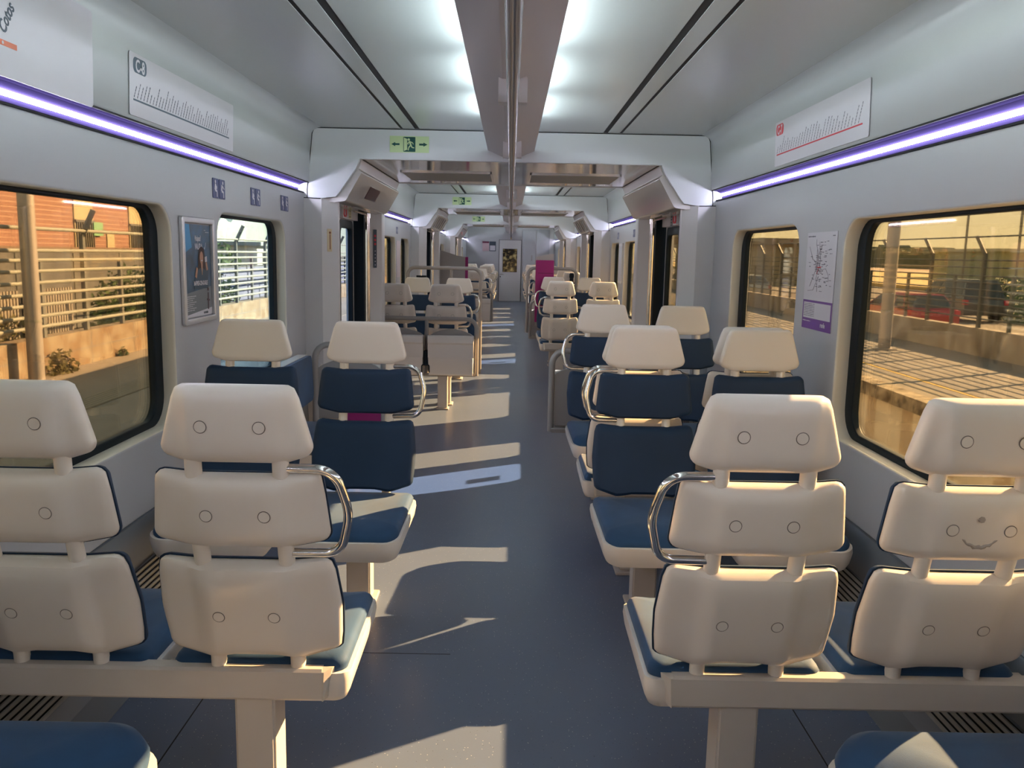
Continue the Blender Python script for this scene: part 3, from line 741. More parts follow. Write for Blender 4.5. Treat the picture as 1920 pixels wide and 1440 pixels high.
bank(1, 14.9, 1, 'white-backed aisle seat right of the magenta panel edge, third saloon', 'white-backed window seat beyond the magenta panel, third saloon right', 'beam under the third saloon right pair', FAR)
bank(1, 16.5, -1, 'camera-facing aisle seat in the third saloon on the right', 'camera-facing window seat in the third saloon on the right', 'beam under the third saloon right camera-facing pair', FAR)
for k, yy in enumerate((20.8, 22.4, 24.0)):
    q = ['first', 'second', 'third'][k]
    bank(-1, yy, 1, 'tiny bright aisle seat, %s row of the last saloon, left' % q, 'tiny bright window seat, %s row of the last saloon, left' % q, 'beam under the %s left row of the last saloon' % q, FAR)
    bank(1, yy, 1, 'tiny aisle seat, %s row of the last saloon, right' % q, 'tiny window seat, %s row of the last saloon, right' % q, 'beam under the %s right row of the last saloon' % q, FAR)
for h in protos:
    if h not in used: bpy.data.objects.remove(protos[h])

# smudged smile on the right window seat of the nearest row
bm = bmesh.new()
cx, yb_ = 1.0635, 1.97
sm = mat('grime_smudge', (0.36, 0.325, 0.305), 0.7)
pts = []
for q in range(15):
    a = q / 14; x = -0.040 + 0.080 * a; z = 0.826 + 0.020 * (2 * a - 1) ** 2 + 0.0016 * math.sin(q * 2.1)
    pts.append((x, yline(z) - 0.0485, z))
tube(bm, pts, [0.0015 + 0.0030 * math.sin(math.pi * q / 14) + 0.0010 * (q % 2) for q in range(15)], 6)
disc(bm, (-0.004, yline(0.893) - 0.0520, 0.893), 0.0075, 'y', 0.0016, 7)
target = [o for o in bpy.data.objects if o.get('label', '').startswith('white-backed window seat with a smudged smile')][0]
ub = [c for c in target.children if c.name.startswith('upper_backrest')][0]
o = link('smile_smudge', bm, sm, ub); o['label'] = 'grey smudge shaped like a smile'

# ---- longitudinal wall seats
def side_seat(s, y0, y1, label, short=0.0):
    t = thing('side_seat', label, 'seat', (s * 1.34, (y0 + y1) / 2, 0))
    L = (y1 - y0) / 2; d = -s
    def top(x0, x1, ya, yb, r):
        return [(x0, ya), (x1, ya), (x1, yb), (x0, yb)]
    xa, xb = sorted((d * 0.10, d * 0.645))
    L0 = L; L1 = L - short
    out = round_poly([(xa, -L), (xb, -L), (xb, L1), (xa, L1)], [0.10 if (p == d * 0.645) else 0.02 for p in (xa, xb, xb, xa)], 8)
    bm = bmesh.new(); rings = []
    cx_ = (xa + xb) / 2
    for ins, z in ((0.0, 0.415), (-0.003, 0.435), (0.006, 0.452), (0.025, 0.462), (0.07, 0.463), (0.14, 0.462), (0.2, 0.462)):
        rings.append([bm.verts.new((cx_ + (p[0] - cx_) * (1 - ins / 0.245), p[1] * (1 - ins / L), z - 0.02 * max(0, 1 - (abs(p[1]) / L) ** 2) * (1 if z > 0.44 else 0.4) + 0.016 * math.cos(p[1] * math.pi * 2 / 0.48) * (1 if z > 0.44 else 0.3))) for p in out])
    n = len(out)
    for A, Bq in zip(rings, rings[1:]):
        for i in range(n): bm.faces.new((A[i], A[(i + 1) % n], Bq[(i + 1) % n], Bq[i]))
    bm.faces.new(rings[0]); bm.faces.new(rings[-1])
    link('cushion', bm, M_CUSH, t, angle=60)
    bm = extrude_poly(bmesh.new(), [(cx_ + (p[0] - cx_) * 1.045, p[1] * 1.03) for p in out], 'z', 0.36, 0.405)
    link('seat_pan', bm, M_SHELL, t, angle=50)
    # backrest along the wall
    zt = 0.80
    prof = round_poly([(-L + 0.01, 0.50), (L - 0.01, 0.50), (L - 0.07, zt), (-L + 0.07, zt)], 0.05, 6)
    link('backrest', extrude_poly(bmesh.new(), [(p[0], p[1]) for p in prof], 'x', d * 0.03, d * 0.085), M_SHELL, t)
    link('back_pad', extrude_poly(bmesh.new(), [(p[0] * 0.98, 0.65 + (p[1] - 0.65) * 0.97) for p in prof], 'x', d * 0.085, d * 0.11), M_CUSH, t)
    link('wall_bracket', B(*sorted((d * 0.0, d * 0.3)), -0.03, 0.03, 0.28, 0.365), M_BEAM, t, smooth=False)
    return t
side_seat(-1, 0.74, 1.66, 'blue wall-mounted side seat at the bottom left corner, only its cushion end visible')
side_seat(1, 0.76, 1.68, 'blue wall-mounted side seat at the bottom right corner, cushion edge curved')
side_seat(-1, 4.30, 5.42, 'blue side seat against the left wall, showing between the two left navy seats', 0.42)

# ---- flip-up seat units (folded)
def flip_unit(s, y, facing, n, label, xa=0.29, tall=True, magenta=False, leg=True):
    """xa = aisle edge |x|; faces -y when facing<0"""
    wid = n * 0.475 - 0.03
    t = thing('folding_seat_unit', label, 'folding seat', (s * (xa + wid / 2), y, 0))
    hw = wid / 2; f = facing
    link('frame_rail', T([(-hw, 0, 0.32), (-hw, 0, 0.845), (hw, 0, 0.845), (hw, 0, 0.32)], 0.020, 12, 0.09), M_RAILGREY, t)
    if n > 1: link('centre_post', T([(0, 0, 0.32), (0, 0, 0.845)], 0.018, 12), M_RAILGREY, t)
    link('lower_bar', B(-hw, hw, -0.03, 0.03, 0.315, 0.345, 0.004), M_RAILGREY, t)
    for k in range(n):
        cx = -hw + (k + 0.5) * wid / n; h2 = 0.208
        arc = [(cx - h2, 0.69)] + [(cx - h2 + 2 * h2 * q / 12, 0.69 + 0.065 * math.sin(math.pi * q / 12) ** 0.8) for q in range(1, 12)] + [(cx + h2, 0.69), (cx + h2, 0.36), (cx - h2, 0.36)]
        link('backrest', extrude_poly(bmesh.new(), arc, 'y', *sorted((f * 0.0, f * 0.035))), M_RAILGREY, t)
        if magenta: link('magenta_strip', B(cx - 0.03, cx + h2, -0.012, -0.001, 0.33, 0.41, 0.004), M_MAGENTA, t)
        c = bmesh.new(); 
        prof = round_poly([(f * 0.04, 0.335), (f * 0.085, 0.325), (f * 0.125, 0.50), (f * 0.135, 0.625), (f * 0.155, 0.635), (f * 0.150, 0.70), (f * 0.115, 0.705), (f * 0.04, 0.69)], [0.01, 0.03, 0.1, 0.01, 0.01, 0.012, 0.02, 0.01], 5)
        bm = bmesh.new(); 
        A = [bm.verts.new((cx - h2 * (0.97 if p[1] < 0.5 else 1.0), p[0], p[1])) for p in prof]; Bq = [bm.verts.new((cx + h2 * (0.97 if p[1] < 0.5 else 1.0), p[0], p[1])) for p in prof]
        bm.faces.new(A); bm.faces.new(Bq[::-1]); m = len(prof)
        for i in range(m): bm.faces.new((A[i], Bq[i], Bq[(i + 1) % m], A[(i + 1) % m]))
        fs = link('folded_seat', bm, M_SHELL, t, angle=35)
        link('seat_pad', B(cx - h2 + 0.02, cx + h2 - 0.02, *sorted((f * 0.034, f * 0.046)), 0.37, 0.66), M_CUSH, fs)
    if n > 1 and f < 0:
        link('belt_buckle', B(-0.02, 0.02, *sorted((f * 0.03, f * 0.10)), 0.42, 0.56, 0.006), M_BLACK, t)
        link('belt_holder', T([(-0.033, f * 0.11, 0.36), (-0.033, f * 0.11, 0.43), (0.033, f * 0.11, 0.43), (0.033, f * 0.11, 0.36)], 0.006, 8, 0.015), M_BLACK, t)
    if leg:
        lx = s * (0.60 - (xa + wid / 2))
        link('leg', B(lx - 0.045, lx + 0.045, -0.02, 0.06, 0.012, 0.32, 0.005), M_BEAM, t)
        link('foot_plate', B(lx - 0.058, lx + 0.058, -0.04, 0.08, 0, 0.014, 0.003), M_BEAM, t)
    else:
        lx = 0
        link('leg', B(lx - 0.045, lx + 0.045, -0.03, 0.03, 0.0, 0.32, 0.005), M_BEAM, t)
    return t
flip_unit(-1, 7.86, -1, 2, 'pair of folded-up white flip seats with a low grey tube frame, facing the camera')
flip_unit(1, 5.42, 1, 2, 'low grey tube frame with folded flip seats behind the second right navy pair')
flip_unit(-1, 5.50, 1, 1, 'low grey rail frame with a single folded seat beside the first left column', xa=0.80, magenta=True, leg=False)
flip_unit(-1, 14.3, -1, 2, 'folded flip seats in front of the third saloon left pair, distant')

def tall_rail(s, y, xa, xb, label, zb=0.0, zb2=None, zc=0.80):
    t = thing('partition_rail', label, 'rail', (0, y, 0))
    link('frame', T([(s * xa, 0, zb), (s * xa, 0, 1.265), (s * xb, 0, 1.265), (s * xb, 0, zb if zb2 is None else zb2)], 0.022, 12, 0.09), M_RAILGREY, t)
    xm = s * (xa * 0.60 + xb * 0.40)
    link('centre_post', T([(xm, 0, zc), (xm, 0, 1.265)], 0.016, 10), M_RAILGREY, t)
    link('cross_bar', T([(s * xa, 0, zc), (s * xb, 0, zc)], 0.014, 10), M_RAILGREY, t)
    return t
tall_rail(-1, 10.32, 0.345, 1.22, 'tall grey tube partition rail behind the second saloon left seats')
tall_rail(1, 11.55, 0.245, 0.90, 'tall grey tube partition rail at the right, crossing behind the magenta panel', 0.40, 0.90, 0.92)
flip_unit(1, 11.55, 1, 2, 'low grey frame with folded flip seats behind the second saloon right camera-facing pair')
t = thing('belt_reel', 'small black belt reel hanging below the tall left rail', 'seat belt', (-1.06, 10.36, 1.13))
link('housing', B(-0.035, 0.035, -0.02, 0.02, -0.06, 0.02, 0.01), M_BLACK, t); link('strap_hook', T([(-0.06, 0, 0.03), (0.06, 0, 0.03)], 0.012, 8), M_BLACK, t)
link('hanger', T([(0, 0, 0.03), (0, 0, 0.115)], 0.008, 8), M_CHROME, t)
t = thing('belt_reel', 'black hanging belt on the right tall rail, beside the magenta panel', 'seat belt', (0.83, 11.50, 1.0))
link('housing', B(-0.03, 0.03, -0.02, 0.02, 0.14, 0.21, 0.01), M_BLACK, t); link('strap', B(-0.025, 0.025, -0.008, 0.008, -0.2, 0.15, 0.003), M_BLACK, t)

# partitions at the start of the third saloon
t = thing('partition_panel', 'grey partition with slanting top and magenta edge, third saloon left', 'partition', (0, 13.9, 0))
link('panel', extrude_poly(bmesh.new(), [(-1.34, 0.1), (-0.72, 0.1), (-0.72, 1.385), (-0.85, 1.405), (-1.08, 1.475), (-1.34, 1.52)], 'y', 0, 0.03), mat('partition_grey', (0.36, 0.34, 0.33), 0.4), t, smooth=False)
link('edge_strip', B(-0.72, -0.675, -0.005, 0.035, 0.1, 1.385), M_MAGENTA, t, smooth=False)
bm = bmesh.new()
for x in (-1.0, -0.79): disc(bm, (x, -0.004, 1.18), 0.012, 'y', 0.004, 12)
link('bolt', bm, M_RAILGREY, t)
t = thing('partition_panel', 'magenta padded partition with grey slanting top beside the aisle, second saloon right', 'partition', (0, 11.49, 0))
link('panel', extrude_poly(bmesh.new(), [(0.355, 0.5), (0.585, 0.5), (0.585, 1.465), (0.355, 1.415)], 'y', 0.0, 0.02), MATS['partition_grey'], t, smooth=False)
link('magenta_pad', B(0.345, 0.59, -0.035, 0.0, 0.55, 1.375, 0.006), M_MAGENTA, t)
link('pad_seam', B(0.38, 0.58, -0.038, -0.034, 1.200, 1.208), mat('magenta_dark', (0.13, 0.0, 0.06), 0.5), t, smooth=False)

# ================================================================== SIGNS, MAPS, POSTERS
def marks(bm, x, y, L, ang, w_=0.0042, z0=0.0022):
    n = max(2, int(L / 0.011)); c, s_ = math.cos(ang), math.sin(ang)
    for k in range(n):
        a0 = k * L / n; a1 = a0 + L / n * 0.78
        bar2(bm, x + c * a0, y + s_ * a0, x + c * a1, y + s_ * a1, w_ * random.uniform(0.6, 1.1), 0.0005, z0)

def line_map(side, yc, x, z, W_, H_, tilt, label, code, linecol, lens, hx):
    t = thing('line_map', label, 'sign')
    link('sheet', flat(bmesh.new(), rrect(-W_ / 2, W_ / 2, -H_ / 2, H_ / 2, 0.008), 0, 0.002), M_PAPER, t, smooth=False)
    bm = bmesh.new(); ly = -H_ * 0.24
    bar2(bm, -W_ / 2 + 0.03, ly, W_ / 2 - 0.06, ly, 0.006, 0.0006, 0.002); link('route_line', bm, linecol, t, smooth=False)
    bm = bmesh.new(); n = len(lens)
    for k, L in enumerate(lens):
        marks(bm, -W_ / 2 + 0.035 + k * (W_ - 0.10) / n, ly + 0.008, L, math.radians(62))
    link('station_names', bm, M_INK, t, smooth=False)
    bx = -W_ / 2 + hx; by = H_ / 2 - 0.038
    link('badge', flat(bmesh.new(), rrect(bx - 0.055, bx + 0.055, by - 0.026, by + 0.026, 0.02), 0.002, 0.0006), linecol, t, smooth=False)
    b = text_bm(code, 0.058, bx, by - 0.0205, 0, 0.85, 'CENTER', 0.0016); bmesh.ops.translate(b, verts=b.verts[:], vec=(0, 0, 0.003))
    link('badge_text', b, M_PAPER, t, smooth=False)
    mount(t, side, x, yc, z, tilt); return t
TL = -math.atan(0.045 / 0.25)
rnd = random.Random(3)
line_map(-1, 3.62, -1.3155, 2.008, 1.11, 0.212, 0.037, 'white line map headed C-8 with black route line, high on the left wall', 'C-8', mat('c8_navy', (0.03, 0.06, 0.10), 0.4), [rnd.uniform(0.035, 0.085) for _ in range(38)], 0.085)
line_map(1, 3.80, 1.3155, 2.008, 1.13, 0.21, 0.037, 'white line map headed C-7 with red route line, high on the right wall', 'C-7', M_RED, [rnd.uniform(0.03, 0.085) for _ in range(30)], 0.07)
t = thing('line_map', 'large white line map cut by the top left corner, orange line ending at Cotos', 'sign')
link('sheet', flat(bmesh.new(), rrect(-0.6, 0.6, -0.14, 0.15, 0.015), 0, 0.002), M_PAPER, t, smooth=False)
bm = bmesh.new(); bar2(bm, -0.55, -0.055, 0.180, -0.055, 0.014, 0.0008, 0.002); link('route_line', bm, M_ORANGE, t, smooth=False)
bm = text_bm('Cotos', 0.050, 0.125, -0.035, math.radians(58), 0.72, 'LEFT', 0.0008, 0.1)
text_bm('Navacerrada', 0.050, 0.020, -0.035, math.radians(58), 0.72, 'LEFT', 0.0008, 0.1, bm=bm)
bmesh.ops.translate(bm, verts=bm.verts[:], vec=(0, 0, 0.003)); link('station_names', bm, M_INK, t, smooth=False)
bm = bmesh.new(); flat(bm, circ(0.115, -0.055, 0.0045), 0.0028, 0.0006); link('stop_ring', bm, M_PAPER, t, smooth=False)
mount(t, -1, -1.3155, 2.205, 2.02, 0.037)

def pictogram(side, y, z, x, nm, sc=1.0):
    t = thing('priority_sign', nm, 'sign')
    bm = bmesh.new(); g = 0.003
    flat(bm, rrect(-0.085 * sc, -0.004 * sc, -0.045 * sc, 0.045 * sc, 0.006), 0, 0.002); link('plate', bm, M_NAVY, t, smooth=False)
    bm = flat(bmesh.new(), rrect(0.004 * sc, 0.085 * sc, -0.045 * sc, 0.045 * sc, 0.006), 0, 0.002); link('plate', bm, M_NAVY, t, smooth=False)
    bm = bmesh.new()
    for cx, hunch in ((-0.045, 0), (0.045, 1)):
        k = sc
        flat(bm, circ((cx - 0.004 - hunch * -0.012) * k, 0.030 * k, 0.008 * k), 0.002)
        bar2(bm, (cx - 0.002) * k, 0.020 * k, (cx - 0.010) * k, -0.008 * k, 0.016 * k, z0=0.002)
        bar2(bm, (cx - 0.010) * k, -0.008 * k, (cx + 0.014) * k, -0.012 * k, 0.010 * k, z0=0.0021)
        bar2(bm, (cx + 0.014) * k, -0.010 * k, (cx + 0.016) * k, -0.038 * k, 0.008 * k, z0=0.0022)
        if hunch: bar2(bm, (cx + 0.004) * k, 0.014 * k, (cx + 0.026) * k, 0.002 * k, 0.006 * k, z0=0.0023)
        else: flat(bm, circ((cx + 0.006) * k, 0.004 * k, 0.009 * k), 0.0023)
    link('figures', bm, M_PAPER, t, smooth=False)
    mount(t, side, x, y, z)
for k, yy in enumerate((4.08, 4.66, 5.25)):
    pictogram(-1, yy, 1.722, -1.359, ['nearest', 'middle', 'farthest'][k] + ' of the three navy priority seat signs above the small left window')
for k, yy in enumerate((9.5, 10.9)):
    pictogram(1, yy, 1.70, 1.359, ['nearer', 'farther'][k] + ' navy priority sign on the right wall of the second saloon', 0.9)
pictogram(-1, 10.4, 1.70, -1.359, 'navy priority sign on the left wall of the second saloon', 0.9)

# framed poster, left wall
t = thing('framed_poster', 'aluminium framed blue poster of a person holding a ticket, left wall between windows', 'poster')
Wp, Hp = 0.385, 0.455
bm = holed_panel(rrect(-Wp / 2, Wp / 2, -Hp / 2, Hp / 2, 0.012), [rrect(-Wp / 2 + 0.025, Wp / 2 - 0.025, -Hp / 2 + 0.025, Hp / 2 - 0.025, 0.004)], 0.018, 0.004)
bmesh.ops.translate(bm, verts=bm.verts[:], vec=(0, 0, 0.009)); link('frame', bm, M_ALU, t)
px0, px1, py0, py1 = -Wp / 2 + 0.03, Wp / 2 - 0.03, -Hp / 2 + 0.03, Hp / 2 - 0.03
link('picture', flat(bmesh.new(), [(px0, py0), (px1, py0), (px1, py1), (px0, py1)], 0.001, 0.003), mat('poster_blue', (0.008, 0.09, 0.19), 0.35, col2=(0.008, 0.035, 0.065), nscale=14, coat=0.3), t, smooth=False)
bm = bmesh.new(); flat(bm, [(px0, 0.07), (px0 + 0.10, 0.10), (px0 + 0.075, py1), (px0, py1)], 0.004, 0.0005); link('sky_patch', bm, mat('poster_sky', (0.03, 0.22, 0.45), 0.4), t, smooth=False)
bm = bmesh.new(); flat(bm, [(px0, py0), (px1, py0), (px1, py0 + 0.125), (px0, py0 + 0.10)], 0.004, 0.0005); link('grey_band', bm, mat('poster_grey', (0.14, 0.16, 0.18), 0.4), t, smooth=False)
bm = bmesh.new(); flat(bm, [(px0, py0), (px1, py0), (px1, py0 + 0.03), (px0, py0 + 0.008)], 0.0046, 0.0004); link('white_band', bm, M_PAPER, t, smooth=False)
# the pictured person
bm = bmesh.new()
flat(bm, [(-0.05, -0.08), (0.12, -0.08), (0.125, 0.0), (0.095, 0.035), (0.02, 0.035), (-0.03, 0.0)], 0.0047, 0.0004)
link('jacket_print', bm, mat('print_denim', (0.03, 0.06, 0.09), 0.5), t, smooth=False)
bm = bmesh.new(); flat(bm, [(0.0, 0.0), (0.005, 0.06), (0.02, 0.095), (0.05, 0.105), (0.08, 0.09), (0.09, 0.05), (0.085, 0.0), (0.065, 0.01), (0.02, 0.01)], 0.0052, 0.0004)
link('hair_print', bm, mat('print_hair', (0.03, 0.012, 0.008), 0.6), t, smooth=False)
bm = bmesh.new(); flat(bm, circ(0.045, 0.055, 0.021, 18, 0.028), 0.0057, 0.0004); flat(bm, [(0.035, 0.03), (0.058, 0.03), (0.05, -0.02), (0.045, -0.02)], 0.0057, 0.0004)
bar2(bm, -0.03, -0.03, -0.012, 0.012, 0.02, z0=0.0057); bar2(bm, 0.112, 0.0, 0.10, 0.035, 0.018, z0=0.0057)
link('skin_print', bm, mat('print_skin', (0.42, 0.22, 0.14), 0.5), t, smooth=False)
bm = bmesh.new(); flat(bm, [(0.085, 0.035), (0.112, 0.038), (0.11, 0.062), (0.083, 0.058)], 0.0062, 0.0003); bar2(bm, 0.036, 0.043, 0.055, 0.043, 0.004, z0=0.0063); link('ticket_print', bm, M_PAPER, t, smooth=False)
bm = text_bm('Viajas?', 0.034, -0.03, 0.128, 0, 0.85, 'LEFT', 0.0006); text_bm('VALIDA', 0.036, -0.03, 0.092, 0, 0.75, 'LEFT', 0.0008, bm=bm)
bmesh.ops.translate(bm, verts=bm.verts[:], vec=(0, 0, 0.0048))
bar2(bm, 0.082, 0.10, 0.09, 0.092, 0.004, z0=0.0048); bar2(bm, 0.089, 0.092, 0.104, 0.122, 0.004, z0=0.0048)
text2 = text_bm('IM-PRES-CIN-DI-BLE', 0.027, -0.06, -0.064, 0, 0.72, 'LEFT', 0.0008)
bmesh.ops.translate(text2, verts=text2.verts[:], vec=(0, 0, 0.0068))
link('headline', bm, M_PAPER, t, smooth=False); link('slogan', text2, M_PAPER, t, smooth=False)
bm = bmesh.new()
for k in range(8): marks(bm, px0 + 0.015, py0 + 0.088 - k * 0.0085, 0.115 - 0.02 * (k % 3), 0, 0.004, 0.0047)
marks(bm, px1 - 0.075, py1 - 0.022, 0.02, 0, 0.004, 0.0045); marks(bm, px1 - 0.06, py1 - 0.031, 0.045, 0, 0.003, 0.0045)
link('small_print', bm, M_PAPER, t, smooth=False)
bm = bmesh.new(); bar2(bm, 0.115, -0.175, 0.118, -0.10, 0.012, z0=0.0052); bar2(bm, 0.10, -0.13, 0.134, -0.135, 0.008, z0=0.0053); flat(bm, circ(0.117, -0.085, 0.008), 0.0052); link('small_figure_print', bm, mat('print_dark', (0.05, 0.02, 0.03), 0.5), t, smooth=False)
bm = text_bm('cercanías', 0.018, 0.055, py0 + 0.006, 0, 0.8, 'LEFT', 0.0003); bmesh.ops.translate(bm, verts=bm.verts[:], vec=(0, 0, 0.0052)); link('small_logo', bm, M_INK, t, smooth=False)
mount(t, -1, -1.359, 3.765, 1.350)

# network map, right wall
t = thing('network_map', 'white rail network map above a purple notice, right wall between windows', 'poster')
Wm, Hm = 0.355, 0.425
link('sheet', flat(bmesh.new(), [(-Wm / 2, -Hm / 2), (Wm / 2, -Hm / 2), (Wm / 2, Hm / 2), (-Wm / 2, Hm / 2)], 0, 0.002), M_PAPER, t, smooth=False)
rn = random.Random(11); bm = bmesh.new()
for k in range(9):
    x, y = -0.02 + rn.uniform(-0.03, 0.03), rn.uniform(-0.02, 0.08); a = rn.choice([0.9, 1.57, 2.3, 4.0, 4.7, 5.4, 1.1])
    for q in range(5):
        L = rn.uniform(0.02, 0.05); x2, y2 = x + math.cos(a) * L, y + math.sin(a) * L
        if not (-0.15 < x2 < 0.15 and -0.065 < y2 < 0.185): break
        bar2(bm, x, y, x2, y2, 0.0022, z0=0.002 + 0.00003 * (k * 5 + q)); x, y = x2, y2; a += rn.choice([-0.785, 0, 0, 0.785])
link('route_lines', bm, mat('map_grey', (0.26, 0.24, 0.30), 0.5), t, smooth=False)
bm = bmesh.new()
for k in range(95):
    x, y = rn.gauss(0.0, 0.062), rn.gauss(0.05, 0.075)
    if -0.15 < x < 0.135 and -0.065 < y < 0.185: marks(bm, x, y, rn.uniform(0.012, 0.034), 0, 0.003, 0.0026)
marks(bm, -0.165, 0.195, 0.09, 0, 0.006, 0.0026); marks(bm, 0.13, 0.195, 0.03, 0, 0.004, 0.0026)
link('station_names', bm, mat('map_ink', (0.10, 0.10, 0.14), 0.5), t, smooth=False)
bm = bmesh.new(); bar2(bm, -0.035, 0.06, 0.02, 0.062, 0.004, z0=0.0032); bar2(bm, -0.01, 0.06, -0.03, 0.03, 0.003, z0=0.0033); link('red_route', bm, M_RED, t, smooth=False)
bm = bmesh.new(); flat(bm, [(-Wm / 2, -Hm / 2), (Wm / 2, -Hm / 2), (Wm / 2, -0.085), (-Wm / 2, -0.085)], 0.0021, 0.0006); link('purple_notice', bm, M_PURPLE, t, smooth=False)
bm = bmesh.new(); flat(bm, [(-Wm / 2 + 0.014, -0.165), (Wm / 2 - 0.012, -0.165), (Wm / 2 - 0.012, -0.095), (-Wm / 2 + 0.014, -0.095)], 0.0028, 0.0005); link('notice_panel', bm, M_PAPER, t, smooth=False)
bm = bmesh.new()
for k in range(8): marks(bm, -0.155, -0.102 - k * 0.0075, 0.13, 0, 0.0025, 0.0034)
link('notice_text', bm, mat('map_ink', (0.1, 0.1, 0.14)), t, smooth=False)
bm = text_bm('renfe', 0.03, 0.055, -0.196, 0, 0.9, 'LEFT', 0.0006); bmesh.ops.translate(bm, verts=bm.verts[:], vec=(0, 0, 0.0032)); marks(bm, -0.165, -0.178, 0.10, 0, 0.005, 0.0029); link('logo_text', bm, M_PAPER, t, smooth=False)
mount(t, 1, 1.359, 3.745, 1.358)

# sticker strips on the vestibule columns
t = thing('column_sticker', 'narrow cream sticker with a brown arrow on the first left column', 'sticker')
link('sheet', flat(bmesh.new(), rrect(-0.018, 0.018, -0.075, 0.075, 0.004), 0, 0.001), mat('cream_sticker', (0.62, 0.52, 0.34), 0.5), t, smooth=False)
bm = bmesh.new(); bar2(bm, 0.004, -0.06, 0.004, 0.04, 0.007, z0=0.001); flat(bm, circ(0.004, 0.05, 0.008), 0.001); link('arrow', bm, mat('brown_ink', (0.22, 0.08, 0.03), 0.5), t, smooth=False)
t.matrix_world = Matrix.Translation((-1.203, 5.79, 1.515)) @ Matrix.Rotation(math.radians(45), 4, 'Z') @ Matrix.Rotation(math.radians(90), 4, 'X')
t = thing('warning_strip', 'tall black strip of safety symbols on the far left column of the first doors', 'sticker')
link('sheet', flat(bmesh.new(), rrect(-0.018, 0.018, -0.165, 0.165, 0.004), 0, 0.001), M_INK, t, smooth=False)
bm = bmesh.new()
for k in range(3): flat(bm, circ(0, 0.11 - k * 0.035, 0.011), 0.001)
link('red_symbols', bm, M_RED, t, smooth=False)
bm = bmesh.new()
for k in range(5): flat(bm, circ(0, -0.02 - k * 0.03, 0.005), 0.001)
link('white_symbols', bm, M_PAPER, t, smooth=False)
t.matrix_world = Matrix.Translation((-1.174, 7.543, 1.47)) @ Matrix.Rotation(math.radians(48), 4, 'Z') @ Matrix.Rotation(math.radians(90), 4, 'X')
t = thing('door_label', 'yellow and white door instruction label above the first left door window', 'sticker')
link('sheet', flat(bmesh.new(), rrect(-0.05, 0.05, -0.045, 0.045, 0.004), 0, 0.001), mat('yellow_sticker', (0.55, 0.52, 0.26), 0.5), t, smooth=False)
bm = bmesh.new(); marks(bm, -0.035, 0.015, 0.07, 0, 0.006, 0.001); marks(bm, -0.035, -0.03, 0.07, 0, 0.008, 0.001); bar2(bm, 0, -0.02, 0, 0.03, 0.006, z0=0.001); link('print', bm, M_INK, t, smooth=False)
mount(t, -1, -1.299, 7.05, 1.75)
t = thing('door_label', 'black and white instruction label above the first right door window', 'sticker')
link('sheet', flat(bmesh.new(), rrect(-0.04, 0.04, -0.055, 0.055, 0.004), 0, 0.001), M_INK, t, smooth=False)
bm = bmesh.new()
for k in range(4): marks(bm, -0.03, 0.035 - k * 0.022, 0.06, 0, 0.007, 0.001)
link('print', bm, M_PAPER, t, smooth=False); mount(t, 1, 1.299, 6.98, 1.745)
t = thing('door_button', 'dark door release button beside the first right door window', 'button', (1.328, 6.715, 1.12))
link('plate', B(0.0, 0.02, -0.02, 0.02, -0.10, 0.10, 0.004), M_RAILGREY, t)
bm = bmesh.new(); disc(bm, (-0.006, 0, 0.03), 0.014, 'x', 0.008); disc(bm, (-0.006, 0, -0.04), 0.014, 'x', 0.008); link('button', bm, M_BLACK, t)
t = thing('framed_notice', 'small framed notice between the right windows of the second saloon', 'poster')
link('frame', flat(bmesh.new(), rrect(-0.17, 0.17, -0.24, 0.24, 0.01), 0, 0.012), M_ALU, t, smooth=False)
link('sheet', flat(bmesh.new(), rrect(-0.14, 0.14, -0.21, 0.21, 0.004), 0.012, 0.002), M_PAPER, t, smooth=False)
mount(t, 1, 1.359, 10.52, 1.36)
t = thing('framed_notice', 'pinkish network notice between the left windows of the second saloon', 'poster')
link('sheet', flat(bmesh.new(), rrect(-0.17, 0.17, -0.22, 0.22, 0.004), 0.0, 0.002), mat('pinkish_paper', (0.58, 0.50, 0.54), 0.5), t, smooth=False)
mount(t, -1, -1.359, 10.52, 1.36)

# ================================================================== OUTSIDE
GZ = -0.6
M_PLAT = stripe_mat('platform_tiles', (0.18, 0.16, 0.145), (0.13, 0.115, 0.10), 1.25, 'Y', 0.8, 0.985, 0.25)
M_GROUND = mat('dry_ground', (0.16, 0.12, 0.07), 0.95, col2=(0.09, 0.075, 0.045), nscale=0.6)
M_CONC = mat('stained_concrete', (0.25, 0.20, 0.135), 0.9, col2=(0.165, 0.10, 0.05), nscale=3.2, bump=0.6, bscale=25)
M_CONC2 = mat('grey_concrete', (0.36, 0.31, 0.24), 0.9, col2=(0.22, 0.17, 0.12), nscale=2.4, bump=0.4, bscale=30)
M_FENCE = mat('fence_galvanised', (0.24, 0.235, 0.19), 0.5, spec=0.4)
M_FENCED = mat('fence_dark_steel', (0.07, 0.07, 0.06), 0.5)
M_LEAF = mat('leaf_green', (0.07, 0.12, 0.025), 0.8, col2=(0.03, 0.06, 0.012), nscale=5)
M_DRY = mat('dry_leaf', (0.22, 0.17, 0.06), 0.85, col2=(0.10, 0.09, 0.03), nscale=6)

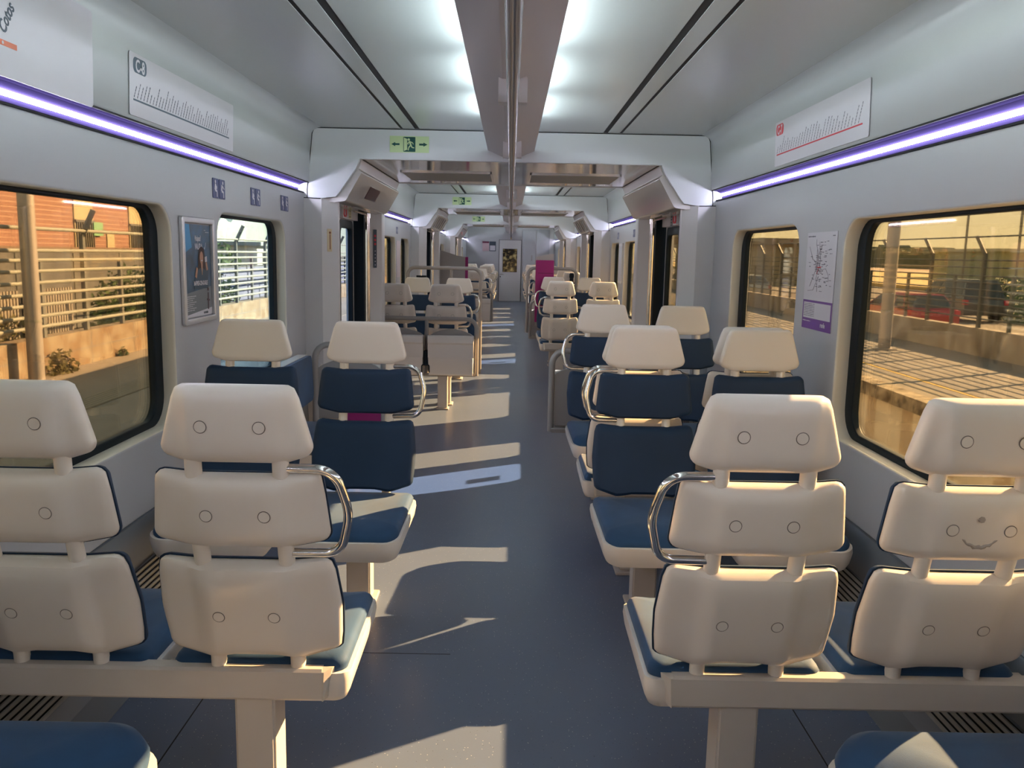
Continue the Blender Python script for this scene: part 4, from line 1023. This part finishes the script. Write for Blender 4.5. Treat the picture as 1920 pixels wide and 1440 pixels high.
struct('platform_left', B(-7.35, -1.75, -20, 80, -1.0, GZ), stripe_mat('platform_slabs', (0.27, 0.225, 0.18), (0.19, 0.16, 0.13), 0.8, 'Y', 0.8, 0.985, 0.2))
struct('platform_right', B(6.30, 10.5, -20, 120, -1.5, GZ), M_PLAT)
struct('ground_far_left', B(-260, -7.55, -60, 400, -0.9, -0.7), M_GROUND)
struct('ground_far_right', B(10.7, 400, -60, 500, -1.05, -0.85), mat('car_park_asphalt', (0.17, 0.135, 0.10), 0.9, col2=(0.12, 0.10, 0.075), nscale=0.7))
struct('track_bed', B(-1.8, 6.2, -20, 120, -1.75, -1.6), mat('ballast', (0.14, 0.11, 0.08), 0.95, col2=(0.08, 0.065, 0.05), nscale=30, bump=1.0, bscale=60))
# tactile strip on the left platform, markings on the right one
M_TACT = stripe_mat('tactile_strip', (0.30, 0.25, 0.18), (0.16, 0.135, 0.10), 14, 'X', 0.8, 0.55, 0.15)
struct('tactile_paving', B(-5.70, -5.28, -20, 80, GZ, GZ + 0.012), M_TACT)
struct('tactile_paving', B(6.42, 6.85, -20, 120, GZ, GZ + 0.012), M_TACT)
struct('platform_line', B(7.20, 7.28, -20, 120, GZ, GZ + 0.006), mat('yellow_paint', (0.50, 0.33, 0.06), 0.7))
struct('platform_edge', (lambda b_: (box(b_, 6.12, 6.44, -20, 120, -0.80, GZ + 0.014), b_)[1])(bmesh.new()), mat('platform_edge_stone', (0.42, 0.34, 0.22), 0.95, col2=(0.09, 0.06, 0.03), nscale=6, bump=1.0, bscale=18))
struct('platform_face', B(6.28, 6.34, -20, 120, -1.6, -0.80), stripe_mat('platform_face_panels', (0.75, 0.66, 0.50), (0.55, 0.43, 0.28), 0.75, 'Y', 0.9, 0.72, 0.25))
# retaining walls
struct('retaining_wall_left', B(-7.62, -7.35, -20, 80, -0.9, -0.02), M_CONC)
bm = bmesh.new(); box(bm, -7.348, -7.346, -20, 80, -0.32, -0.312)
yy = -19
while yy < 80: box(bm, -7.348, -7.346, yy, yy + 0.008, -0.6, -0.02); yy += 1.7
struct('wall_joints', bm, M_SKIRT)
struct('retaining_wall_right', B(10.5, 10.75, -20, 120, -1.0, 0.01), M_CONC2)

def fence(x, s, z0, knee, ztop, ys, ysh, zt_short, rails_all, rails_top, m, r, label, ya, yb, mpost):
    t = thing('platform_fence', label, 'fence', (x, (ya + yb) / 2, z0))
    yc = (ya + yb) / 2; d = -s
    for y in ys:
        b_ = bmesh.new(); box(b_, -0.035, 0.035, y - yc - 0.045, y - yc + 0.045, 0, knee - z0)
        P1 = [(0, y - yc, knee - z0 - 0.03), (d * 0.22, y - yc, ztop - z0)]
        bmt = tube(b_, P1, 0.05, 4)
        link('tall_post', bmt, mpost, t, smooth=False)
    for y in ysh: link('short_post', B(-0.03, 0.03, y - yc - 0.04, y - yc + 0.04, 0, zt_short - z0), mpost, t, smooth=False)
    for z in rails_all + rails_top:
        dx = 0
        if z > knee: dx = d * 0.22 * (z - knee) / (ztop - knee)
        link('rail', T([(d * 0.02 + dx, ya - yc, z - z0), (d * 0.02 + dx, yb - yc, z - z0)], r, 8), m, t)
    return t
ysL = [15.0 + 2.78 * k for k in range(-3, 14)]; yshL = [y - 1.39 for y in ysL]
fence(-7.42, -1, -0.03, 1.63, 2.05, ysL, yshL, 1.22, [0.155, 0.325, 0.50, 0.67, 0.85, 1.03, 1.20], [1.35, 1.69], M_FENCE, 0.030, 'galvanised tube fence with bent post tops on the left platform wall', 4, 52, mat('fence_post_grey', (0.11, 0.11, 0.10), 0.5))
ysR = [19.25 + 2.4 * k for k in range(-5, 20)]; yshR = [y + 1.2 for y in ysR]
fence(10.6, 1, 0.0, 1.68, 2.05, ysR, yshR, 1.19, [0.22, 0.38, 0.54, 0.70, 0.86, 1.02, 1.17], [1.36, 1.52, 2.03], M_FENCED, 0.017, 'dark steel rail fence with bent post tops on the right platform wall', 7, 66, M_FENCED)

def lamp_pole(x, y, label, r, rough_m, h=5.5):
    t = thing('lamp_post', label, 'lamp post', (x, y, GZ))
    link('shaft', T([(0, 0, 0), (0, 0, h)], r, 16), rough_m, t)
    link('base_plate', T([(0, 0, 0), (0, 0, 0.03)], r * 2.0, 12), rough_m, t)
    link('arm', T([(0, 0, h - 0.1), (0, 0, h + 0.2), (0.9, 0, h + 0.35)], r * 0.5, 8, 0.2), rough_m, t)
    link('lamp_head', B(0.7, 1.25, -0.09, 0.09, h + 0.30, h + 0.42, 0.03), M_FENCED, t)
    link('band', T([(0, 0, 0.90), (0, 0, 0.93)], r * 1.06, 16), M_FENCE, t)
M_LP = mat('galvanised_post', (0.34, 0.30, 0.27), 0.42, metal=0.35)
lamp_pole(-7.10, 12.75, 'grey metal lamp post on the left platform, left window', 0.115, M_LP)
lamp_pole(8.85, 20.0, 'slim sunlit lamp post on the right platform, right window', 0.14, M_LP)

# bushes: leaf clusters
def leafy(name, label, cat, loc, rx, ry, rz, n, size, m, group=None, stem=True, parentless=True):
    t = thing(name, label, cat, loc, group=group); bm = bmesh.new()
    rr = random.Random(int(abs(loc[0] * 31 + loc[1] * 17)) + n)
    for _ in range(n):
        u = rr.random() ** 0.45; th = rr.uniform(0, 2 * math.pi); ph = math.acos(rr.uniform(-0.35, 1))
        p = Vector((rx * u * math.sin(ph) * math.cos(th), ry * u * math.sin(ph) * math.sin(th), rz * (0.12 + 0.88 * abs(u * math.cos(ph)) if ph < 1.57 else 0.1 * u)))
        a = Vector((rr.gauss(0, 1), rr.gauss(0, 1), rr.gauss(0, 1))).normalized(); b = a.orthogonal().normalized(); q = size * rr.uniform(0.5, 1.3)
        vs = [bm.verts.new(p - a * q), bm.verts.new(p + b * q * 0.45), bm.verts.new(p + a * q), bm.verts.new(p - b * q * 0.45)]
        bm.faces.new(vs)
    link('foliage', bm, m, t, smooth=False)
    if stem:
        bm = bmesh.new()
        for k in range(5):
            a = k * 1.256; tube(bm, [(0, 0, 0), (rx * 0.4 * math.cos(a), ry * 0.4 * math.sin(a), rz * 0.6)], max(0.012, size * 0.15), 5)
        link('stems', bm, mat('twig', (0.10, 0.07, 0.04), 0.9), t)
    return t
leafy('bush', 'green bush behind the left fence, right edge of the big left window', 'bush', (-8.9, 20.3, -0.7), 0.95, 1.6, 1.75, 2600, 0.07, M_LEAF)
leafy('bush', 'low dry weeds behind the left fence near the lamp post', 'bush', (-8.35, 13.4, -0.7), 0.55, 2.4, 1.05, 1500, 0.06, M_DRY)
leafy('weed', 'dry weed clump at the foot of the left wall beside the lamp post', 'weed', (-7.15, 13.6, GZ), 0.15, 0.45, 0.42, 260, 0.05, M_DRY)
leafy('weed', 'tiny weed at the left wall foot, far end of the big left window', 'weed', (-7.25, 16.0, GZ), 0.08, 0.14, 0.22, 70, 0.04, M_LEAF)
leafy('bush', 'green roadside bush right of the dark car', 'bush', (21.5, 34.0, -0.9), 1.8, 2.2, 1.5, 1800, 0.16, M_LEAF)
leafy('bush', 'green bush in the dry field above the fence', 'bush', (27.5, 47.0, -0.9), 2.2, 2.6, 1.7, 1500, 0.2, M_LEAF)
leafy('bush', 'leafy bush glimpsed low in the small left window', 'bush', (-8.6, 25.2, -0.7), 0.6, 1.4, 1.5, 1200, 0.07, M_LEAF)
leafy('tree', 'pale tree beyond the fence in the small left window', 'tree', (-14.0, 38.0, -0.7), 2.2, 3.0, 2.9, 2200, 0.16, M_LEAF)

# left: dark shed wall, slatted pallets, brick building
t = thing('shed', 'low dark concrete shed wall behind the left fence', 'shed', (-11.2, 18, -0.7))
link('wall', B(-0.2, 0, -12, 11, 0, 2.02), mat('dark_shed_wall', (0.085, 0.08, 0.075), 0.85, col2=(0.06, 0.055, 0.05), nscale=2), t, smooth=False)
bm = bmesh.new()
for k in range(9): box(bm, 0.0, 0.02, -11.5 + k * 2.6, -11.44 + k * 2.6, 0, 2.0)
link('joint', bm, M_FENCED, t, smooth=False)
for k in range(4):
    t = thing('slatted_pallet', ['leftmost', 'second', 'third', 'rightmost'][k] + ' pale slatted wooden screen leaning on the dark shed wall', 'wooden screen', (-10.9, 13.3 + k * 2.35, -0.7), group='slatted screens behind the left fence')
    for q in range(17): link('slat', B(-0.02, 0.02, -1.0 + q * 0.12, -0.93 + q * 0.12, 0.0, 1.12), mat('pale_wood', (0.22, 0.185, 0.15), 0.8), t, smooth=False)
    link('cross_rail', (lambda b_: (box(b_, -0.05, -0.02, -1.05, 1.05, 0.25, 0.33), box(b_, -0.05, -0.02, -1.05, 1.05, 0.85, 0.93), b_)[2])(bmesh.new()), mat('pale_wood', ()), t, smooth=False)

M_BRICK = stripe_mat('red_brick', (0.20, 0.095, 0.065), (0.30, 0.18, 0.125), 4.5, 'Z', 0.85, 0.80, 0.15)
t = thing('brick_building', 'sunlit red brick building with pale window bays beyond the left fence', 'building', (-22, 45, -0.7))
link('wall', B(-6, 0, -26, 8.2, 0, 7.0), M_BRICK, t, smooth=False)
link('base_course', B(0, 0.1, -26, 8.2, 0, 2.05), mat('building_base', (0.14, 0.09, 0.06), 0.9), t, smooth=False)
for (a, b) in ((-12.2, -8.6), (-1.35, 0.6), (4.9, 6.9)):
    w_ = link('window', B(0, 0.06, a, b, 2.0, 4.9), mat('pale_bay', (0.32, 0.26, 0.15), 0.7), t, smooth=False)
    bm = bmesh.new(); q = a + 0.12
    while q < b: box(bm, 0.05, 0.12, q, q + 0.05, 2.05, 3.3); q += 0.22
    box(bm, 0.05, 0.14, a, b, 3.3, 3.42)
    link('railing', bm, mat('railing_dark', (0.07, 0.065, 0.06), 0.6), w_, smooth=False)
w_ = link('window', B(0, 0.06, 3.1 - 1.0, 3.95 - 1.0, 2.05, 2.95), mat('pale_bay', ()), t, smooth=False)
link('green_sign', B(0.1, 0.16, 0.45, 1.45, 2.65, 3.35), mat('green_sign', (0.14, 0.30, 0.15), 0.5), t, smooth=False)
t = thing('white_building', 'pale low building seen through the small left window', 'building', (-13.5, 52, -0.7))
link('wall', B(-6, 0, -6, 8, 0, 2.3), mat('pale_render', (0.50, 0.48, 0.42), 0.8), t, smooth=False)
link('roof', B(-6.3, 0.3, -6.3, 8.3, 2.3, 2.5), mat('pale_roof', (0.22, 0.24, 0.23), 0.7), t, smooth=False)
bm = bmesh.new()
for k in range(5): box(bm, 0.0, 0.05, -5 + k * 2.4, -4 + k * 2.4, 1.2, 2.0)
link('window', bm, M_FENCED, t, smooth=False)
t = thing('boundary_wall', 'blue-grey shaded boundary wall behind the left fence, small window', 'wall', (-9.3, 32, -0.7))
link('wall', B(-0.1, 0, -7.5, 22, 0, 1.5), mat('bluegrey_wall', (0.13, 0.13, 0.19), 0.8), t, smooth=False)  # blue-grey base colour has the wall's shade put into it
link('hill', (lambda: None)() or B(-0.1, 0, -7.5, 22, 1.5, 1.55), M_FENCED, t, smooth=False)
# hills and tree lines
def ridge(name, label, x, y0, y1, h0, h1, m, seed, step=2.0, depth=12):
    rr = random.Random(seed); bm = bmesh.new(); pr = [(y0, -1.0)]; y = y0
    h = h0
    while y < y1:
        h = h0 + (h1 - h0) * (0.5 + 0.5 * math.sin(y * 0.031 + seed)) + rr.uniform(-0.35, 0.35) * (h1 - h0) + (rr.uniform(0, 1.3) if h1 < 9 and rr.random() < 0.3 else 0)
        pr.append((y, h)); y += step * rr.uniform(0.5, 1.4)
    pr.append((y1, -1.0))
    extrude_poly(bm, pr, 'x', x, x + depth)
    o = link(name, bm, m, smooth=False); tag(o, kind='structure'); return o
ridge('hill_left', '', -140, 40, 420, 9, 15, mat('hazy_hill', (0.22, 0.26, 0.22), 0.9, col2=(0.30, 0.33, 0.28), nscale=0.1), 2, 6)
ridge('treeline_right', '', 118, 60, 480, 3.0, 5.3, mat('tree_line', (0.11, 0.11, 0.06), 0.95, col2=(0.17, 0.155, 0.09), nscale=0.4), 5, 1.6, 10)
struct('field', B(34, 118, 20, 480, -0.9, -0.55), mat('dry_field', (0.58, 0.40, 0.14), 0.95, col2=(0.42, 0.32, 0.12), nscale=0.3))
struct('ploughed_field', B(75, 118, 20, 480, -0.56, -0.45), mat('brown_field', (0.40, 0.28, 0.18), 0.95, col2=(0.34, 0.25, 0.17), nscale=0.2))
t = thing('shed', 'row of pale green sheds beyond the car park, right window', 'shed', (62, 108, -0.9))
link('wall', B(-4, 0, -6, 10, 0, 3.8), mat('pale_green_wall', (0.26, 0.27, 0.17), 0.8), t, smooth=False)
link('roof', B(-4.4, 0.4, -6.4, 10.4, 3.8, 4.15), mat('pale_shed_roof', (0.36, 0.35, 0.27), 0.7), t, smooth=False)
for (x, y, q) in ((40, 76, 'left'), (40, 68, 'middle'), (40, 64.5, 'right')):
    t = thing('utility_pole', '%s thin dark utility pole rising beyond the fence, right window' % q, 'pole', (x, y, -0.85)); link('shaft', T([(0, 0, 0), (0, 0, 9)], 0.10, 6), M_FENCED, t)
    link('cross_arm', B(-0.8, 0.8, -0.05, 0.05, 8.4, 8.5), M_FENCED, t)
# station shelter seen in the small right window
t = thing('platform_shelter', 'pale canopy roof on a post at the top of the small right window', 'shelter', (9.0, 38.6, GZ))
link('post', B(-0.16, 0.16, -0.16, 0.16, 0, 2.5), mat('shelter_paint', (0.34, 0.30, 0.23), 0.6), t, smooth=False)
link('brace', T([(0, 0, 2.2), (0.4, -1.2, 2.75)], 0.05, 8), MATS['shelter_paint'], t)
link('roof', extrude_poly(bmesh.new(), [(-1.6, 2.95), (1.6, 2.75), (1.6, 2.85), (-1.6, 3.1)], 'y', -2.5, 12), mat('shelter_roof', (0.30, 0.27, 0.2), 0.6), t, smooth=False)
t = thing('station_building', 'long hazy tan building behind the fence, small right window', 'building', (24, 85, -0.85))
link('wall', B(-2, 2, -10, 30, 0, 3.6), mat('tan_render', (0.30, 0.245, 0.16), 0.9), t, smooth=False)
link('roof', B(-2.5, 2.5, -10.5, 30.5, 3.6, 4.1), mat('tan_roof', (0.22, 0.18, 0.13), 0.8), t, smooth=False)

# cars
def car(label, x, y, rz, L, H, body, suv=False, z=-0.85):
    t = thing('car', label, 'car', (x, y, z), rz)
    W2 = 0.88
    ZB = 0.95
    hood = 1.0 if suv else 0.88
    low = round_poly([(-L / 2, 0.32), (-L / 2 - 0.02, 0.75), (-L / 2 + 0.04, ZB), (L / 2 - 1.1, ZB + 0.02), (L / 2 - 0.2, hood), (L / 2, 0.66), (L / 2, 0.32)], 0.07, 3)
    link('body', extrude_poly(bmesh.new(), low, 'x', -W2, W2), body, t, smooth=False)
    yb0, yb1 = -L / 2 + 0.05, L / 2 - 1.05
    yt0, yt1 = (-L / 2 + 0.32, L / 2 - 1.75) if suv else (-L / 2 + 0.62, L / 2 - 1.9)
    wb, wt = W2 - 0.02, W2 - 0.24
    def cp(sx, u, v, off=0.0):   # point on a cabin side: u 0..1 rear to front, v 0..1 up
        y0_ = yb0 + (yt0 - yb0) * v; y1_ = yb1 + (yt1 - yb1) * v
        return (sx * (wb + (wt - wb) * v + off), y0_ + (y1_ - y0_) * u, ZB - 0.01 + (H - ZB) * v)
    bm = bmesh.new()
    b4 = [bm.verts.new(cp(sx, u, 0)) for sx, u in ((-1, 0), (1, 0), (1, 1), (-1, 1))]; t4 = [bm.verts.new(cp(sx, u, 1)) for sx, u in ((-1, 0), (1, 0), (1, 1), (-1, 1))]
    bm.faces.new(b4); bm.faces.new(t4[::-1])
    for q in range(4): bm.faces.new((b4[q], b4[(q + 1) % 4], t4[(q + 1) % 4], t4[q]))
    bmesh.ops.bevel(bm, geom=bm.edges[:], offset=0.04, segments=2, affect='EDGES')
    link('cabin', bm, body, t)
    WSG = mat('windscreen_glass', (0.22, 0.27, 0.26), 0.1)
    for (u_, nm_) in ((1, 'windscreen'), (0, 'rear_window')):
        d_ = 0.012 if u_ else -0.012
        P4 = [cp(-1, u_, 0.12), cp(1, u_, 0.12), cp(1, u_, 0.88), cp(-1, u_, 0.88)]
        bm = bmesh.new(); A = [bm.verts.new((p[0] * 0.9, p[1] + d_, p[2] + 0.004)) for p in P4]; Bq = [bm.verts.new((p[0] * 0.9, p[1] - d_, p[2] - 0.004)) for p in P4]
        bm.faces.new(A); bm.faces.new(Bq[::-1])
        for q in range(4): bm.faces.new((A[q], Bq[q], Bq[(q + 1) % 4], A[(q + 1) % 4]))
        link(nm_, bm, WSG if u_ else mat('car_glass', (0.03, 0.04, 0.04), 0.08), t, smooth=False)
    for sx in (-1, 1):
        for (ua, ub) in ((0.07, 0.30), (0.34, 0.62), (0.66, 0.93)):
            P4 = [cp(sx, ua, 0.14), cp(sx, ub, 0.14), cp(sx, ub, 0.84), cp(sx, ua, 0.84)]
            bm = bmesh.new(); A = [bm.verts.new((p[0] + sx * 0.008, p[1], p[2])) for p in P4]; Bq = [bm.verts.new((p[0] - sx * 0.01, p[1], p[2])) for p in P4]
            bm.faces.new(A); bm.faces.new(Bq[::-1])
            for q in range(4): bm.faces.new((A[q], Bq[q], Bq[(q + 1) % 4], A[(q + 1) % 4]))
            link('side_window', bm, mat('car_glass', (0.03, 0.04, 0.04), 0.08), t, smooth=False)
        for yy in (-L / 2 + 0.75, L / 2 - 0.85):
            bm = bmesh.new(); disc(bm, (sx * (W2 - 0.1) if sx > 0 else -W2 - 0.02, yy, 0.33), 0.33, 'x', 0.12, 20); wl = link('wheel', bm, M_BLACK, t)
            bm = bmesh.new(); disc(bm, (sx * (W2 + 0.02) if sx > 0 else -W2 - 0.035, yy, 0.33), 0.2, 'x', 0.015, 10); link('hubcap', bm, mat('hub', (0.35, 0.34, 0.32), 0.35, metal=0.6), wl)
    for xx in (-W2 - 0.01, W2 - 0.15): link('tail_light', B(xx, xx + 0.16, -L / 2 - 0.035, -L / 2 + 0.14, 0.74, 0.93), M_RED, t, smooth=False)
    return t
RED = mat('red_car_paint', (0.42, 0.03, 0.035), 0.25, coat=0.6)
car('red hatchback parked just behind the right platform wall', 13.5, 29.4, 0.05, 4.0, 1.45, RED, z=-1.0)
car('dark estate car with black rear parked behind the red hatchback', 18.5, 35.6, 0.05, 4.4, 1.72, mat('dark_car_paint', (0.05, 0.055, 0.055), 0.25, coat=0.6), True, z=-0.9)
car('white car roof visible behind the wall at the right photo edge', 12.4, 17.2, 0.05, 4.3, 1.42, mat('white_car_paint', (0.5, 0.45, 0.38), 0.3, coat=0.5), z=-1.22)
car('white car behind the fence in the small right window, nearer one', 13.4, 36.6, 0.05, 4.3, 1.5, mat('white_car_paint', ()), z=-0.95)
car('dark-windowed white car in the small right window, farther one', 15.8, 42.4, 0.05, 4.4, 1.6, mat('white_car_paint', ()), z=-0.9)
car('silver car far behind the fence, left edge of the small right window', 13.6, 50.0, 0.05, 4.3, 1.45, mat('silver_paint', (0.4, 0.38, 0.34), 0.3, metal=0.4), z=-0.9)
